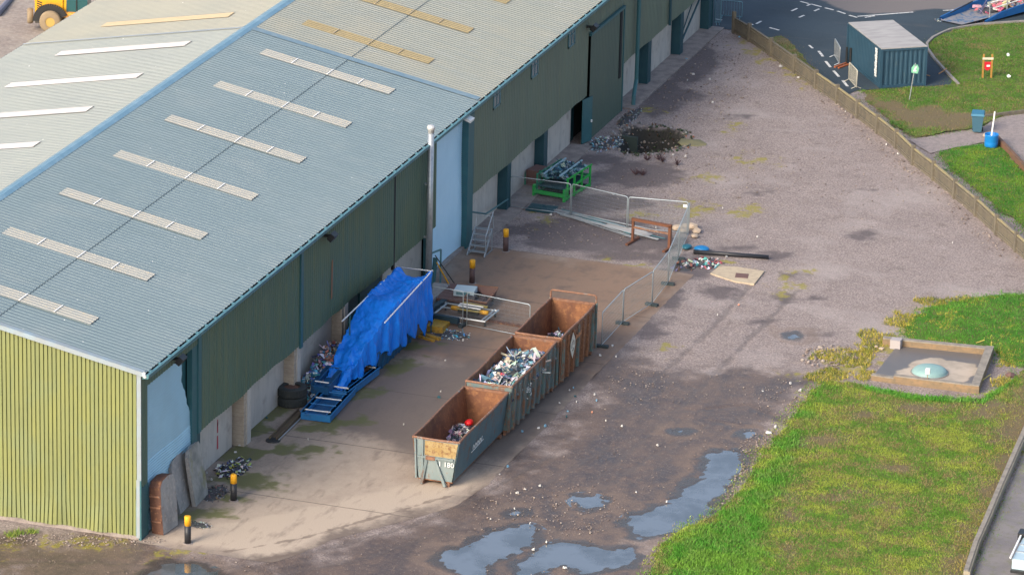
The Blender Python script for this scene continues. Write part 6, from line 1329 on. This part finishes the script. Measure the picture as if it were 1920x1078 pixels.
# -------- litter
LIT = [(1010, 803, 'w', .34, 'white board scrap on the mud beside the middle skip'), (1022, 800, 'b', .26, 'pale blue panel scrap on the mud beside the middle skip'), (979, 810, 'b', .22, None), (937, 890, 'w', .17, None), (952, 876, 'b', .18, None), (1115, 741, 'w', .22, None), (1068, 733, 'w', .14, None), (1081, 755, 'w', .15, None), (1064, 772, 'b', .2, None), (1049, 757, 'w', .14, None), (1110, 774, 'r', .2, 'orange and pink litter scrap on the dark mud'), (1233, 836, 'w', .22, None), (1166, 800, 'w', .2, None), (1136, 790, 'w', .12, None), (1062, 782, 'd', .2, None), (1078, 744, 'd', .24, None), (1118, 752, 'b', .2, None), (1075, 728, 'b', .18, None),
       (1300, 141, 'w', .25, None), (1331, 150, 'w', .3, None), (1287, 113, 'b', .24, None), (1336, 194, 'w', .22, 'white scrap alone in the middle of the far gravel'), (1289, 152, 'w', .14, None), (1386, 71, 'b', .22, None), (1463, 126, 'w', .4, None), (1497, 147, 'w', .36, None), (1662, 273, 'w', .2, None), (1684, 290, 'w', .24, None), (1708, 297, 'w', .18, None), (1585, 211, 'w', .2, None), (1420, 446, 'w', .14, None), (1355, 392, 'w', .16, None), (1786, 457, 'w', .12, None), (1345, 592, 'w', .13, None), (1385, 573, 'r', .18, 'rusty scrap in a dark patch of gravel'), (823, 746, 'd', .34, 'dark teal scrap on the concrete left of the skips'), (826, 735, 'w', .16, None), (757, 797, 'w', .12, None), (578, 825, 'w', .12, None), (835, 677, 'w', .16, None), (868, 640, 'w', .16, None), (467, 862, 'd', .2, 'dark teal lump on the concrete beyond the rounded bollard'), (450, 836, 'w', .3, 'white litter at the foot of the first concrete pier'), (441, 849, 'w', .24, None), (396, 900, 'w', .24, None), (434, 904, 'w', .16, None), (421, 893, 'w', .14, None), (388, 888, 'w', .12, None), (500, 784, 'd', .24, 'dark scrap against the base wall left of the tyres'), (1148, 650, 'w', .26, None), (1155, 670, 'w', .2, None), (1125, 668, 'w', .26, 'white strip in the shallow water behind the rusty skip'), (1441, 812, 'w', .5, None), (1454, 802, 'w', .34, None), (1482, 560+160, 'w', .2, None), (1430, 734, 'w', .2, None), (965, 955, 'w', .18, None), (920, 974, 'w', .16, None), (994, 983, 'w', .2, None), (1000, 1031, 'w', .3, None), (1025, 1017, 'w', .24, None), (970, 925, 'w', .3, None), (1012, 912, 'w', .24, None), (985, 918, 'w', .2, None), (1250, 942, 'w', .18, None), (1193, 923, 'w', .26, None), (1060, 1065, 'w', .4, None), (1033, 404, 'w', .26, 'white scrap inside the mesh fence near the green stillage'), (1150, 366, 'w', .2, None), (1262, 292, 'w', .2, None), (1285, 295, 'w', .24, None), (1300, 492, 'b', .2, None), (1362, 483, 'w', .26, None), (1345, 487, 'w', .2, None), (1230, 428, 'w', .14, None), (1305, 1019, 'w', .14, None), (1485, 1019, 'w', .14, None), (1630, 1035, 'w', .16, None), (1795, 999, 'w', .28, None), (1805, 1010, 'w', .2, None), (1500, 733, 'w', .3, 'white scrap at the corner of the lower lawn')]
cm = {'w': M('scrap_white', (.50, .49, .47), .6), 'b': M('scrap_blue', (.16, .33, .46), .5), 'd': M('scrap_teal', (.015, .09, .11), .5), 'r': M('scrap_red', (.5, .22, .14), .6)}
random.seed(13)
for x, y, c, s, lab in LIT:
    s = s*.5 if (y > 880 and x > 900) else s*.6
    q = at(x, y); b = MB(); k = lambda: random.uniform(.6, 1.1)*s*.55
    a = [(-k(), -k()*.6), (k(), -k()*.7), (k()*1.1, k()*.5), (0, k()*.9), (-k(), k()*.5)]; hs_ = [random.uniform(.05, .14) for _ in a]
    b.add([(p[0], p[1], 0.02) for p in a]+[(p[0]*.8, p[1]*.8, h) for p, h in zip(a, hs_)], [tuple(range(4, -1, -1)), tuple(range(5, 10))]+[(i, (i+1) % 5, 5+(i+1) % 5, 5+i) for i in range(5)])
    o = b.build('litter_scrap', cm[c], loc=(q[0], q[1], .0)); o.rotation_euler = (0, 0, random.uniform(0, 6))
    zone = 'on the lower lawn' if (x > 1450 and y > 760) else 'around the skips' if (y > 640 and 900 < x < 1260 and y < 900) else 'among the puddles' if (y > 880 and x > 900) else 'on the far gravel' if y < 330 else 'by the shutter and skips on the concrete' if x < 900 else 'on the gravel'
    tag(o, lab or f"small {dict(w='white', b='blue', d='dark', r='red')[c]} scrap of litter {zone}", 'litter', f"{dict(w='white', b='blue', d='dark', r='red')[c]} litter scraps {zone}")
# weed tufts by the gable
random.seed(17)
for i, (x, y) in enumerate([(35, 1000), (20, 1004), (60, 998)]):
    q = at(x, y); b = MB()
    for k in range(60):
        a = random.uniform(0, 6.28); r_ = random.uniform(.02, .3); b.cur = random.choice([(.12, .2, .03), (.2, .25, .04), (.08, .13, .03)]); px_, py_ = q[0]+random.gauss(0, .15), q[1]+random.gauss(0, .1)
        b.add([(px_-.02, py_, 0), (px_+.02, py_, 0), (px_+r_*math.cos(a), py_+r_*math.sin(a), random.uniform(.1, .3))], [(0, 1, 2)])
    tag(b.build('weed_tuft', blade_m), 'yellow green weed tuft at the foot of the ribbed gable', 'weed', 'weed tufts along the gable')
